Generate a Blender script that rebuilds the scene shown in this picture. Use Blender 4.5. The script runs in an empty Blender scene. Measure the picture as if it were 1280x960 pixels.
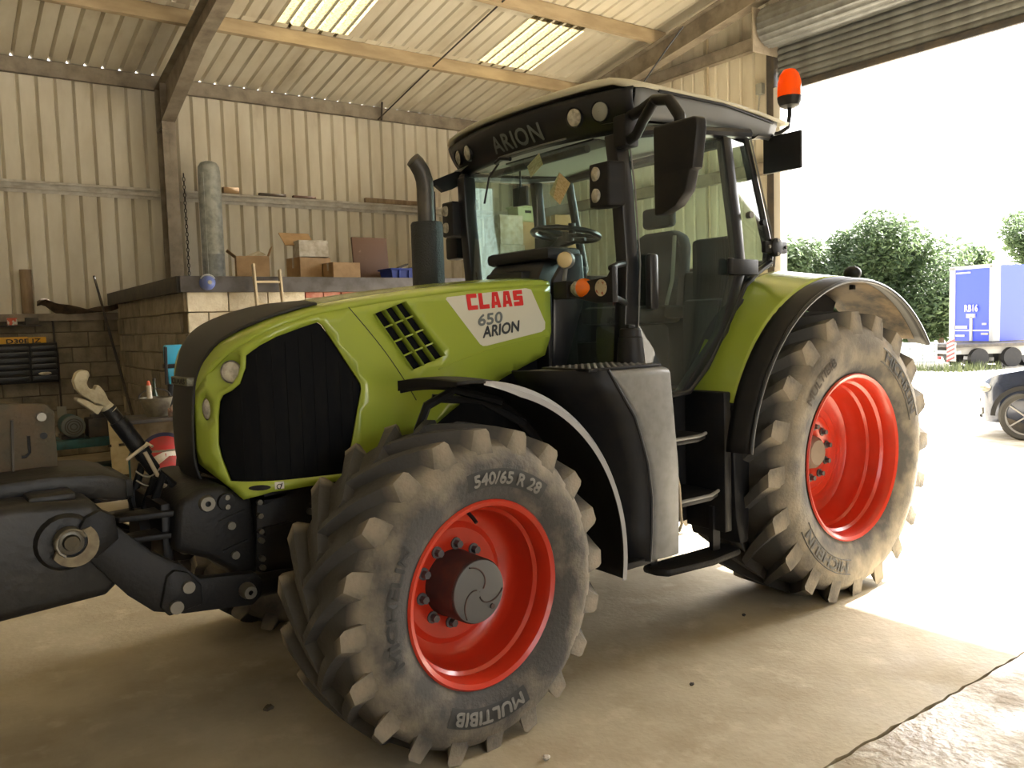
import bpy, bmesh, math, random
from mathutils import Vector, Matrix
from math import sin, cos, pi, radians, sqrt
random.seed(7)
SC = bpy.context.scene
COL = SC.collection

# ---------------------------------------------------------------- camera
cam_d = bpy.data.cameras.new('camera'); cam = bpy.data.objects.new('camera', cam_d); COL.objects.link(cam)
cam_d.sensor_width = 36.0; cam_d.lens = 28.8; cam_d.clip_end = 400
def cam_matrix(loc, yaw, pitch, roll):
    f = Vector((-sin(yaw)*cos(pitch), cos(yaw)*cos(pitch), sin(pitch)))
    r = Vector((cos(yaw), sin(yaw), 0)); u = r.cross(f)
    r2 = r*cos(roll)+u*sin(roll); u2 = u*cos(roll)-r*sin(roll)
    m = Matrix((r2, u2, -f)).transposed().to_4x4(); m.translation = loc
    return m
cam.matrix_world = cam_matrix(Vector((-1.871, -3.847, 1.754)), radians(-37.20), radians(-4.27), radians(-1.73))
SC.camera = cam

# ---------------------------------------------------------------- world, sun, exposure
BYAW = radians(-1.68)                      # the shed is turned slightly against the tractor
SKY, SUN, EXPO = 0.30, 14.0, 2.1
w = bpy.data.worlds.new('world'); SC.world = w; w.use_nodes = True
nt = w.node_tree; bgn = nt.nodes['Background']
sky = nt.nodes.new('ShaderNodeTexSky'); sky.sky_type = 'NISHITA'; sky.sun_disc = False
sky.sun_elevation = radians(40); sky.sun_rotation = radians(90); sky.air_density = 1.0; sky.dust_density = 4.0; sky.ozone_density = 1.0
hs = nt.nodes.new('ShaderNodeHueSaturation'); hs.inputs['Saturation'].default_value = 0.30
nt.links.new(sky.outputs['Color'], hs.inputs['Color']); nt.links.new(hs.outputs['Color'], bgn.inputs['Color'])
bgn.inputs['Strength'].default_value = SKY
sun_d = bpy.data.lights.new('sun', 'SUN'); sun_d.energy = SUN; sun_d.angle = radians(0.6); sun_d.color = (1.0, 0.97, 0.92)
sun = bpy.data.objects.new('sun', sun_d); COL.objects.link(sun)
sd = Vector((-5.9*cos(BYAW), -5.9*sin(BYAW)-0.35, -5.0)).normalized()
sun.rotation_euler = sd.to_track_quat('-Z', 'Y').to_euler(); sun.location = (20, 0, 18)
vs = SC.view_settings; vs.view_transform = 'Standard'; vs.look = 'None'; vs.exposure = EXPO; vs.gamma = 1.0; vs.use_curve_mapping = False
SC.cycles.max_bounces = 8; SC.cycles.diffuse_bounces = 5; SC.cycles.transparent_max_bounces = 16; SC.cycles.glossy_bounces = 3
SC.cycles.sample_clamp_indirect = 8.0

# ---------------------------------------------------------------- materials
MATS = {}
def srgb(r, g, b):
    return tuple((c/255/12.92 if c/255 <= 0.04045 else ((c/255+0.055)/1.055)**2.4) for c in (r, g, b))
def mat(name, col, rough=0.6, metal=0.0, col2=None, scale=8.0, amt=(0.4, 0.65), bump=0.0, bscale=60.0, spec=0.5, emit=None, estr=0.0, coat=0.0, rnd=0.0, stretch=(1, 1, 1), detail=5.0, trans=None, gen=False, rough2=None, col3=None, scale3=2.0, amt3=(0.45, 0.7)):
    if name in MATS: return MATS[name]
    m = bpy.data.materials.new(name); m.use_nodes = True; nt = m.node_tree; N = nt.nodes; L = nt.links
    b = N['Principled BSDF']; out = N['Material Output']
    b.inputs['Roughness'].default_value = rough; b.inputs['Metallic'].default_value = metal
    b.inputs['Specular IOR Level'].default_value = spec; b.inputs['Coat Weight'].default_value = coat; b.inputs['Coat Roughness'].default_value = 0.08
    b.inputs['Base Color'].default_value = (*col, 1)
    need = col2 or bump or rnd or col3
    last = None
    if need:
        tc = N.new('ShaderNodeTexCoord'); mp = N.new('ShaderNodeMapping'); mp.inputs['Scale'].default_value = stretch
        oi = N.new('ShaderNodeObjectInfo')
        L.new(tc.outputs['Object'], mp.inputs['Vector'])
        ad = N.new('ShaderNodeVectorMath'); ad.operation = 'ADD'
        mu = N.new('ShaderNodeVectorMath'); mu.operation = 'SCALE'; mu.inputs[3].default_value = 37.0 if rnd or gen else 0.0
        cmb = N.new('ShaderNodeCombineXYZ'); L.new(oi.outputs['Random'], cmb.inputs[0]); L.new(oi.outputs['Random'], cmb.inputs[1])
        L.new(cmb.outputs[0], mu.inputs[0]); L.new(mp.outputs[0], ad.inputs[0]); L.new(mu.outputs[0], ad.inputs[1])
        vec = ad.outputs[0]
    def mixer(sc, am, c_in, c2):
        nz = N.new('ShaderNodeTexNoise'); nz.inputs['Scale'].default_value = sc; nz.inputs['Detail'].default_value = detail; nz.inputs['Roughness'].default_value = 0.6
        L.new(vec, nz.inputs['Vector'])
        rp = N.new('ShaderNodeMapRange'); rp.inputs[1].default_value = am[0]; rp.inputs[2].default_value = am[1]
        L.new(nz.outputs['Fac'], rp.inputs[0])
        mx = N.new('ShaderNodeMix'); mx.data_type = 'RGBA'; L.new(rp.outputs[0], mx.inputs[0])
        if isinstance(c_in, tuple): mx.inputs[6].default_value = (*c_in, 1)
        else: L.new(c_in, mx.inputs[6])
        mx.inputs[7].default_value = (*c2, 1)
        return mx.outputs[2]
    cur = col
    if col2: cur = mixer(scale, amt, cur, col2)
    if col3: cur = mixer(scale3, amt3, cur, col3)
    if rnd:
        hv = N.new('ShaderNodeHueSaturation'); mr = N.new('ShaderNodeMapRange'); mr.inputs[3].default_value = 1-rnd; mr.inputs[4].default_value = 1+rnd
        L.new(oi.outputs['Random'], mr.inputs[0]); L.new(mr.outputs[0], hv.inputs['Value'])
        if isinstance(cur, tuple): hv.inputs['Color'].default_value = (*cur, 1)
        else: L.new(cur, hv.inputs['Color'])
        cur = hv.outputs[0]
    if not isinstance(cur, tuple): L.new(cur, b.inputs['Base Color'])
    if rough2 is not None:
        nz = N.new('ShaderNodeTexNoise'); nz.inputs['Scale'].default_value = 3.0; nz.inputs['Detail'].default_value = 7; L.new(vec, nz.inputs['Vector'])
        mr = N.new('ShaderNodeMapRange'); mr.inputs[1].default_value = 0.4; mr.inputs[2].default_value = 0.65; mr.inputs[3].default_value = rough2; mr.inputs[4].default_value = rough; L.new(nz.outputs['Fac'], mr.inputs[0]); L.new(mr.outputs[0], b.inputs['Roughness'])
    if bump:
        nz = N.new('ShaderNodeTexNoise'); nz.inputs['Scale'].default_value = bscale; nz.inputs['Detail'].default_value = 6
        L.new(vec, nz.inputs['Vector'])
        bp = N.new('ShaderNodeBump'); bp.inputs['Strength'].default_value = bump; bp.inputs['Distance'].default_value = 0.02
        L.new(nz.outputs['Fac'], bp.inputs['Height']); L.new(bp.outputs[0], b.inputs['Normal'])
    if emit: b.inputs['Emission Color'].default_value = (*emit, 1); b.inputs['Emission Strength'].default_value = estr
    if trans:
        tr = N.new('ShaderNodeBsdfTranslucent'); tr.inputs[0].default_value = (*trans, 1)
        ms = N.new('ShaderNodeMixShader'); ms.inputs[0].default_value = 0.7
        L.new(b.outputs[0], ms.inputs[1]); L.new(tr.outputs[0], ms.inputs[2]); L.new(ms.outputs[0], out.inputs[0])
        if not isinstance(cur, tuple): L.new(cur, tr.inputs[0])
    MATS[name] = m
    return m
def glass(name, tint, refl=0.9, rough=0.01, dirt=0.0, dcol=(0.5, 0.5, 0.45)):
    m = bpy.data.materials.new(name); m.use_nodes = True; nt = m.node_tree; N = nt.nodes; L = nt.links
    N.remove(N['Principled BSDF']); out = N['Material Output']
    tr = N.new('ShaderNodeBsdfTransparent'); tr.inputs[0].default_value = (*tint, 1)
    gl = N.new('ShaderNodeBsdfGlossy'); gl.inputs[0].default_value = (refl, refl, refl, 1); gl.inputs['Roughness'].default_value = rough
    lw = N.new('ShaderNodeLayerWeight'); lw.inputs[0].default_value = 0.5      # Schlick reflection, the same from both faces
    pw = N.new('ShaderNodeMath'); pw.operation = 'POWER'; L.new(lw.outputs['Facing'], pw.inputs[0]); pw.inputs[1].default_value = 5.0
    fr = N.new('ShaderNodeMath'); fr.operation = 'MULTIPLY_ADD'; L.new(pw.outputs[0], fr.inputs[0]); fr.inputs[1].default_value = 0.9; fr.inputs[2].default_value = 0.06
    mx = N.new('ShaderNodeMixShader'); L.new(fr.outputs[0], mx.inputs[0]); L.new(tr.outputs[0], mx.inputs[1]); L.new(gl.outputs[0], mx.inputs[2])
    last = mx.outputs[0]
    if dirt:
        df = N.new('ShaderNodeBsdfDiffuse'); df.inputs[0].default_value = (*dcol, 1)
        tc = N.new('ShaderNodeTexCoord'); nz = N.new('ShaderNodeTexNoise'); nz.inputs['Scale'].default_value = 5; nz.inputs['Detail'].default_value = 6
        L.new(tc.outputs['Object'], nz.inputs['Vector'])
        mr = N.new('ShaderNodeMapRange'); mr.inputs[1].default_value = 0.3; mr.inputs[2].default_value = 0.8; mr.inputs[3].default_value = dirt*0.4; mr.inputs[4].default_value = dirt*1.6
        L.new(nz.outputs['Fac'], mr.inputs[0])
        m2 = N.new('ShaderNodeMixShader'); L.new(mr.outputs[0], m2.inputs[0]); L.new(last, m2.inputs[1]); L.new(df.outputs[0], m2.inputs[2]); last = m2.outputs[0]
    L.new(last, out.inputs[0]); MATS[name] = m
    return m

M_CONC = mat('concrete', srgb(184, 173, 149), 0.85, spec=0.2, col2=srgb(160, 147, 122), scale=1.6, amt=(0.35, 0.7), bump=0.18, bscale=30, col3=srgb(196, 184, 160), scale3=5, amt3=(0.55, 0.8), rough2=0.62)
M_CONC2 = mat('concrete_flaking', srgb(180, 168, 146), 0.75, col2=srgb(150, 136, 112), scale=4, amt=(0.4, 0.6), spec=0.35, bump=0.5, bscale=26, col3=srgb(196, 188, 172), scale3=9, amt3=(0.5, 0.62), rough2=0.38)
M_YARD = mat('yard_gravel', srgb(188, 180, 165), 0.9, col2=srgb(150, 140, 120), scale=3, bump=0.3, bscale=25)
M_SHEET = mat('cladding_cream', srgb(216, 210, 193), 0.55, col2=srgb(195, 186, 165), scale=2.2, amt=(0.35, 0.7), stretch=(1, 1, 0.35), rnd=0.06, col3=srgb(156, 142, 118), scale3=1.1, amt3=(0.58, 0.85))
M_SKYL = mat('skylight_grp', srgb(108, 98, 70), 0.5, col2=srgb(70, 52, 26), scale=26, amt=(0.5, 0.66), trans=srgb(108, 98, 70))
M_STEEL = mat('frame_steel', srgb(152, 142, 126), 0.6, 0.0, col2=srgb(120, 110, 98), scale=4, bump=0.05)
M_DARKST = mat('dark_steel', srgb(52, 50, 50), 0.6, col2=srgb(80, 72, 62), scale=5)
M_PURLIN = mat('purlin_tan', srgb(178, 160, 130), 0.6, col2=srgb(156, 138, 110), scale=5, stretch=(0.3, 1, 1))
M_GALV = mat('galvanised', srgb(186, 192, 190), 0.35, 0.35, col2=srgb(150, 156, 156), scale=9, bump=0.04)
M_BLOCK = mat('block_painted', srgb(214, 205, 184), 0.85, col2=srgb(190, 177, 150), scale=5, bump=0.35, bscale=45, rnd=0.08)
M_BLOCKD = mat('block_bare', srgb(146, 136, 117), 0.9, col2=srgb(112, 103, 88), scale=4, bump=0.4, bscale=40, rnd=0.12)
M_MORTAR = mat('mortar', srgb(170, 156, 130), 0.9, bump=0.3)
M_MORTARD = mat('mortar_bare', srgb(96, 89, 76), 0.9, bump=0.3)
M_BRICK = mat('red_brick', srgb(172, 104, 88), 0.85, col2=srgb(190, 140, 122), scale=9, bump=0.3, rnd=0.1)
M_SHUT = mat('shutter_slat', srgb(120, 122, 120), 0.45, 0.3, col2=srgb(100, 100, 98), scale=5)
M_GREEN = mat('paint_green', (0.315, 0.395, 0.048), 0.24, spec=0.5, coat=0.4)
M_BLACKP = mat('plastic_black', (0.009, 0.009, 0.011), 0.5, spec=0.3, col2=(0.014, 0.0135, 0.013), scale=12)
M_BLACKG = mat('gloss_black', (0.008, 0.009, 0.012), 0.3)
M_NOSE = mat('nose_charcoal', (0.016, 0.0155, 0.015), 0.55, bump=0.06, bscale=250)
M_MESH = mat('grille_mesh', (0.004, 0.0045, 0.006), 0.75, col2=(0.010, 0.0095, 0.009), spec=0.12, scale=7, stretch=(3, 1, 0.6), amt=(0.45, 0.75))
M_GREYP = mat('tank_grey', srgb(122, 122, 121), 0.45, col2=srgb(112, 112, 110), scale=20, bump=0.05, bscale=300)
M_RIM = mat('rim_red', (0.50, 0.030, 0.010), 0.3, coat=0.3, col2=(0.40, 0.035, 0.018), scale=6, amt=(0.5, 0.8))
M_HUB = mat('hub_grey', srgb(92, 92, 92), 0.5, 0.2)
M_HUBD = mat('hub_dark', (0.035, 0.022, 0.02), 0.6, col2=(0.08, 0.03, 0.02), scale=9)
M_TYRE = mat('tyre_rubber', srgb(84, 82, 78), 0.85, col2=srgb(64, 62, 59), scale=6, bump=0.15, bscale=70, col3=srgb(120, 108, 90), scale3=3, amt3=(0.5, 0.8))
def tyre_mat(name, r_in, r_sh, yw):
    """rubber with dried mud that clings to the shoulder and thins out towards the bead and on the tread floor"""
    m = bpy.data.materials.new(name); m.use_nodes = True; nt = m.node_tree; N = nt.nodes; L = nt.links; b = N['Principled BSDF']
    tc = N.new('ShaderNodeTexCoord'); sx = N.new('ShaderNodeSeparateXYZ'); L.new(tc.outputs['Object'], sx.inputs[0])
    def mth(op, a, c=None):
        q = N.new('ShaderNodeMath'); q.operation = op
        for i_, v_ in enumerate((a, c)):
            if v_ is None: continue
            if isinstance(v_, (int, float)): q.inputs[i_].default_value = v_
            else: L.new(v_, q.inputs[i_])
        return q.outputs[0]
    def rng(v_, a0, a1, b0, b1):
        q = N.new('ShaderNodeMapRange'); L.new(v_, q.inputs[0])
        for i_, z_ in enumerate((a0, a1, b0, b1)): q.inputs[i_+1].default_value = z_
        return q.outputs[0]
    rad = mth('SQRT', mth('ADD', mth('MULTIPLY', sx.outputs[0], sx.outputs[0]), mth('MULTIPLY', sx.outputs[2], sx.outputs[2])))
    ay = mth('ABSOLUTE', sx.outputs[1])
    nz = N.new('ShaderNodeTexNoise'); nz.inputs['Scale'].default_value = 7; nz.inputs['Detail'].default_value = 7; L.new(tc.outputs['Object'], nz.inputs['Vector'])
    f1 = rng(rad, r_in, r_sh, -0.25, 0.55); f2 = rng(ay, yw*.72, yw*.90, 0.0, 1.0)
    d = mth('MULTIPLY', mth('ADD', f1, rng(nz.outputs['Fac'], .35, .7, -.15, .75)), f2)
    dc = mth('MINIMUM', mth('MAXIMUM', d, 0.04), 1.0)
    mx = N.new('ShaderNodeMix'); mx.data_type = 'RGBA'; L.new(dc, mx.inputs[0]); mx.inputs[6].default_value = (*srgb(66, 65, 64), 1); mx.inputs[7].default_value = (*srgb(136, 126, 109), 1)
    L.new(mx.outputs[2], b.inputs['Base Color']); b.inputs['Roughness'].default_value = .85
    bp = N.new('ShaderNodeBump'); bp.inputs['Strength'].default_value = .2; bp.inputs['Distance'].default_value = .02
    n2 = N.new('ShaderNodeTexNoise'); n2.inputs['Scale'].default_value = 60; L.new(tc.outputs['Object'], n2.inputs['Vector']); L.new(n2.outputs['Fac'], bp.inputs['Height']); L.new(bp.outputs[0], b.inputs['Normal'])
    MATS[name] = m; return m
M_TYF = tyre_mat('tyre_front', .46, .62, .272); M_TYR = tyre_mat('tyre_rear', .50, .72, .325)
M_LGF = tyre_mat('lug_front', .50, .66, .272); M_LGR = tyre_mat('lug_rear', .60, .84, .325)
M_TYREG = mat('tyre_groove', srgb(78, 70, 60), 0.9, col2=srgb(54, 50, 46), scale=5, bump=0.2)
M_LUG = mat('tyre_lug', srgb(82, 76, 68), 0.85, col2=srgb(118, 106, 88), scale=5, bump=0.2, rnd=0.1)
M_TXTD = mat('tyre_text_patch', (0.028, 0.028, 0.027), 0.6)
M_TXTL = mat('tyre_text_letter', srgb(120, 118, 112), 0.7)
M_CHROME = mat('chrome', (0.75, 0.75, 0.75), 0.18, 1.0)
M_LENS = mat('lamp_lens', srgb(205, 200, 185), 0.12, 0.3, col2=srgb(150, 146, 135), scale=25, coat=0.6)
M_ORANGE = mat('lens_orange', (0.85, 0.17, 0.01), 0.2, coat=0.5, emit=(1.0, 0.16, 0.0), estr=0.0)
M_BEACON = mat('beacon_orange', (0.95, 0.20, 0.01), 0.15, coat=0.5, trans=(1.0, 0.25, 0.02))
M_WHITE = mat('decal_white', srgb(208, 206, 190), 0.35, coat=0.2)
M_DRED = mat('decal_red', (0.62, 0.02, 0.02), 0.4)
M_DGREY = mat('decal_grey', srgb(105, 112, 112), 0.4)
M_DDARK = mat('decal_dark', srgb(52, 58, 62), 0.4)
M_ROOF = mat('roof_cream', srgb(196, 190, 168), 0.5)
M_CAST = mat('cast_dark', (0.008, 0.008, 0.009), 0.5, spec=0.3, col2=(0.013, 0.012, 0.011), scale=7, bump=0.15, bscale=60)
M_WEIGHT = mat('weight_grey', (0.015, 0.015, 0.0148), 0.42, spec=0.35, col2=(0.030, 0.027, 0.023), scale=4, bump=0.15, bscale=30, col3=(0.011, 0.010, 0.009), scale3=9)
M_RUST = mat('rusty_plate', srgb(82, 76, 62), 0.8, col2=srgb(98, 80, 60), scale=6, bump=0.3)
M_BONE = mat('cast_hook', srgb(178, 168, 140), 0.6, col2=srgb(140, 128, 98), scale=9, bump=0.2)
M_BOLT = mat('zinc_bolt', srgb(120, 116, 106), 0.4, 0.7)
M_SEAT = mat('seat_fabric', (0.013, 0.014, 0.016), 0.85)
M_DASH = mat('dash_grey', (0.011, 0.013, 0.016), 0.55)
M_TRIMG = mat('cab_lining', srgb(150, 150, 140), 0.7)
M_PAPER = mat('paper', srgb(222, 205, 165), 0.8, col2=srgb(190, 165, 120), scale=40, stretch=(1, 1, 3))
M_GLASS = glass('cab_glass', (0.74, 0.88, 0.84), dirt=0.05, dcol=(0.40, 0.52, 0.50))
M_CARD = mat('cardboard', srgb(178, 148, 110), 0.8, col2=srgb(158, 128, 92), scale=6, rnd=0.08)
M_CARDW = mat('carton_white', srgb(205, 200, 188), 0.8, col2=srgb(170, 160, 140), scale=9)
M_BROWN = mat('brown_board', srgb(105, 78, 62), 0.6, col2=srgb(140, 112, 92), scale=9, amt=(0.62, 0.7))
M_BLUE = mat('blue_plastic', srgb(40, 62, 150), 0.4)
M_TEAL = mat('machine_teal', srgb(32, 84, 88), 0.5, col2=srgb(28, 52, 52), scale=6)
M_CYAN = mat('tool_blue', srgb(60, 160, 200), 0.3)
M_WOOD = mat('wood_grey', srgb(148, 128, 102), 0.8, col2=srgb(120, 100, 76), scale=9, stretch=(1, 1, .2))
M_YELLOW = mat('plate_yellow', srgb(232, 176, 44), 0.4)
M_ALU = mat('ladder_alu', srgb(190, 176, 150), 0.5, 0.3)

# ---------------------------------------------------------------- mesh helpers
class MB:
    def __init__(s): s.v = []; s.f = []
    def add(s, vs, fs):
        o = len(s.v); s.v += [tuple(p) for p in vs]; s.f += [tuple(i+o for i in f) for f in fs]; return s
    def box(s, x0, x1, y0, y1, z0, z1, M=None):
        vs = [Vector(p) for p in ((x0,y0,z0),(x1,y0,z0),(x1,y1,z0),(x0,y1,z0),(x0,y0,z1),(x1,y0,z1),(x1,y1,z1),(x0,y1,z1))]
        if M: vs = [M @ p for p in vs]
        return s.add(vs, [(0,3,2,1),(4,5,6,7),(0,1,5,4),(1,2,6,5),(2,3,7,6),(3,0,4,7)])
    def bar(s, p0, p1, w, h, up=(0,0,1)):
        p0 = Vector(p0); p1 = Vector(p1); d = (p1-p0).normalized(); u = Vector(up); r = d.cross(u)
        if r.length < 1e-4: r = d.cross(Vector((1,0,0)))
        r.normalize(); u = r.cross(d)
        vs = [q + r*a*w/2 + u*b*h/2 for q in (p0, p1) for a, b in ((-1,-1),(1,-1),(1,1),(-1,1))]
        return s.add(vs, [(0,1,2,3),(7,6,5,4),(0,4,5,1),(1,5,6,2),(2,6,7,3),(3,7,4,0)])
    def rings(s, R, closed=True, c0=True, c1=True):
        n = len(R[0]); vs = [p for r in R for p in r]; fs = []
        for i in range(len(R)-1):
            for j in range(n if closed else n-1):
                k = (j+1) % n; fs.append((i*n+j, i*n+k, (i+1)*n+k, (i+1)*n+j))
        if c0: fs.append(tuple(range(n-1, -1, -1)))
        if c1: fs.append(tuple((len(R)-1)*n+j for j in range(n)))
        return s.add(vs, fs)
    def cyl(s, p0, p1, r0, r1=None, n=20, c0=True, c1=True):
        r1 = r0 if r1 is None else r1; p0 = Vector(p0); p1 = Vector(p1); d = (p1-p0).normalized()
        a = d.orthogonal().normalized(); b = d.cross(a)
        return s.rings([[p+(a*cos(t*2*pi/n)+b*sin(t*2*pi/n))*r for t in range(n)] for p, r in ((p0,r0),(p1,r1))], True, c0, c1)
    def tube(s, path, r, n=10, caps=True):
        P = [Vector(p) for p in path]; R = r if isinstance(r, (list, tuple)) else [r]*len(P); a = None; out = []
        for i, p in enumerate(P):
            d = ((P[min(i+1, len(P)-1)]-P[max(i-1, 0)])).normalized()
            a = d.orthogonal().normalized() if a is None else (a - d*a.dot(d)).normalized()
            b = d.cross(a); out.append([p+(a*cos(t*2*pi/n)+b*sin(t*2*pi/n))*R[i] for t in range(n)])
        return s.rings(out, True, caps, caps)
    def prism(s, poly, axis, a0, a1):
        def pt(u, v, a): return {'x': (a,u,v), 'y': (u,a,v), 'z': (u,v,a)}[axis]
        return s.rings([[pt(u, v, a) for u, v in poly] for a in (a0, a1)])
    def lathe(s, prof, n=48, axis='y', c=(0,0,0), cap=False):
        cx, cy, cz = c; R = []
        for t, r in prof:
            if axis == 'y': R.append([(cx+r*cos(2*pi*k/n), cy+t, cz+r*sin(2*pi*k/n)) for k in range(n)])
            elif axis == 'z': R.append([(cx+r*cos(2*pi*k/n), cy+r*sin(2*pi*k/n), cz+t) for k in range(n)])
            else: R.append([(cx+t, cy+r*cos(2*pi*k/n), cz+r*sin(2*pi*k/n)) for k in range(n)])
        return s.rings(R, True, cap, cap)
    def grid(s, fn, nu, nv):
        vs = [fn(i/nu, j/nv) for i in range(nu+1) for j in range(nv+1)]
        return s.add(vs, [(i*(nv+1)+j, (i+1)*(nv+1)+j, (i+1)*(nv+1)+j+1, i*(nv+1)+j+1) for i in range(nu) for j in range(nv)])
    def sphere(s, c, r, nu=16, nv=10, sc=(1,1,1)):
        return s.rings([[(c[0]+sc[0]*r*sin(pi*i/nv)*cos(2*pi*j/nu), c[1]+sc[1]*r*sin(pi*i/nv)*sin(2*pi*j/nu), c[2]+sc[2]*r*cos(pi*i/nv)) for j in range(nu)] for i in range(1, nv)])
    def xf(s, M):
        s.v = [tuple(M @ Vector(p)) for p in s.v]; return s
    def mesh(s, name, material, bevel=0, angle=35, seg=2, flip=False):
        me = bpy.data.meshes.new(name); me.from_pydata(s.v, [], s.f)
        bm = bmesh.new(); bm.from_mesh(me)
        bmesh.ops.recalc_face_normals(bm, faces=bm.faces)
        if bevel:
            es = [e for e in bm.edges if len(e.link_faces) == 2 and e.calc_face_angle(0) > radians(30)]
            if es: bmesh.ops.bevel(bm, geom=es, offset=bevel, segments=seg, affect='EDGES', profile=0.5, clamp_overlap=True)
        bm.to_mesh(me); bm.free()
        me.materials.append(material); me.shade_smooth(); me.set_sharp_from_angle(angle=radians(angle))
        return me
    def build(s, name, material, parent=None, bevel=0, angle=35, seg=2):
        return link(name, s.mesh(name, material, bevel, angle, seg), parent)
def link(name, me, parent=None, loc=(0,0,0), rot=(0,0,0)):
    o = bpy.data.objects.new(name, me); COL.objects.link(o); o.location = loc; o.rotation_euler = rot
    if parent: o.parent = parent
    return o
def thing(name, label, cat, loc=(0,0,0), rotz=0, group=None):
    o = bpy.data.objects.new(name, None); COL.objects.link(o); o.location = loc; o.rotation_euler = (0, 0, rotz); o.empty_display_size = 0.1
    return tag(o, label, cat, group)
def tag(o, label, cat, group=None):
    o['label'] = label; o['category'] = cat
    if group: o['group'] = group
    return o
def struct(o, label=None):
    o['kind'] = 'structure'
    if label: o['label'] = label; o['category'] = o.name.split('_')[0].split('.')[0]
    return o
def solid(o, t, off=-1):
    md = o.modifiers.new('thickness', 'SOLIDIFY'); md.thickness = t; md.offset = off; return o
def text_mesh(txt, size=1.0, shear=0.0, extrude=0.0, bold=0.0, spacing=1.0):
    cu = bpy.data.curves.new('txt', 'FONT'); cu.body = txt; cu.size = size; cu.shear = shear; cu.extrude = extrude; cu.offset = bold
    cu.space_character = spacing; cu.align_x = 'CENTER'; cu.align_y = 'CENTER'; cu.resolution_u = 3
    o = bpy.data.objects.new('txt', cu); COL.objects.link(o); bpy.context.view_layer.update()
    me = bpy.data.meshes.new_from_object(o.evaluated_get(bpy.context.evaluated_depsgraph_get()))
    bpy.data.objects.remove(o); bpy.data.curves.remove(cu)
    return me
def fit_text(txt, w, h, **k):
    me = text_mesh(txt, **k); xs = [v.co.x for v in me.vertices]; ys = [v.co.y for v in me.vertices]
    x0, x1, y0, y1 = min(xs), max(xs), min(ys), max(ys)
    for v in me.vertices: v.co.x = ((v.co.x-x0)/(x1-x0)-0.5)*w; v.co.y = ((v.co.y-y0)/(y1-y0)-0.5)*h
    return me
def text_obj(name, txt, w, h, fn, material, parent, extrude=0.0, bold=0.0, **k):
    me = fit_text(txt, w, h, **k)
    bm = bmesh.new(); f_ = bold*h*1.6      # bold strokes: the outline laid down again a little to each side
    for i_, (dx, dy) in enumerate(((0, 0), (f_, 0), (-f_, 0), (0, f_), (0, -f_)) if bold else ((0, 0),)):
        m2 = me.copy(); m2.transform(Matrix.Translation((dx, dy, .0005*i_))); bm.from_mesh(m2); bpy.data.meshes.remove(m2)
    bmesh.ops.triangulate(bm, faces=bm.faces[:])
    for it in range(3):
        es = [e for e in bm.edges if e.calc_length() > max(w, h)*0.12]
        if not es: break
        bmesh.ops.subdivide_edges(bm, edges=es, cuts=1); bmesh.ops.triangulate(bm, faces=bm.faces[:])
    for v in bm.verts:
        x, y, z = v.co; p = Vector(fn(x, y)); n = (Vector(fn(x+1e-3, y))-p).cross(Vector(fn(x, y+1e-3))-p).normalized(); v.co = p+n*z
    bm.to_mesh(me); bm.free(); me.materials.clear(); me.materials.append(material)
    return link(name, me, parent)
def lerp_tab(tab, x):
    if x <= tab[0][0]: return tab[0][1]
    for (a, b), (c, d) in zip(tab, tab[1:]):
        if x <= c: return b+(d-b)*(x-a)/(c-a)
    return tab[-1][1]
def smooth_tab(tab, x):      # catmull-rom through the table
    if x <= tab[0][0]: return tab[0][1]
    if x >= tab[-1][0]: return tab[-1][1]
    for i in range(len(tab)-1):
        if x <= tab[i+1][0]:
            x0, y0 = tab[i]; x1, y1 = tab[i+1]; t = (x-x0)/(x1-x0)
            m0 = (y1-tab[i-1][1])/(x1-tab[i-1][0])*(x1-x0) if i > 0 else (y1-y0)
            m1 = (tab[i+2][1]-y0)/(tab[i+2][0]-x0)*(x1-x0) if i+2 < len(tab) else (y1-y0)
            return (2*t**3-3*t*t+1)*y0+(t**3-2*t*t+t)*m0+(-2*t**3+3*t*t)*y1+(t**3-t*t)*m1
def inside(p, loop):
    x, y = p; c = False; n = len(loop)
    for i in range(n):
        x0, y0 = loop[i]; x1, y1 = loop[i-1]
        if (y0 > y) != (y1 > y) and x < (x1-x0)*(y-y0)/(y1-y0)+x0: c = not c
    return c
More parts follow.
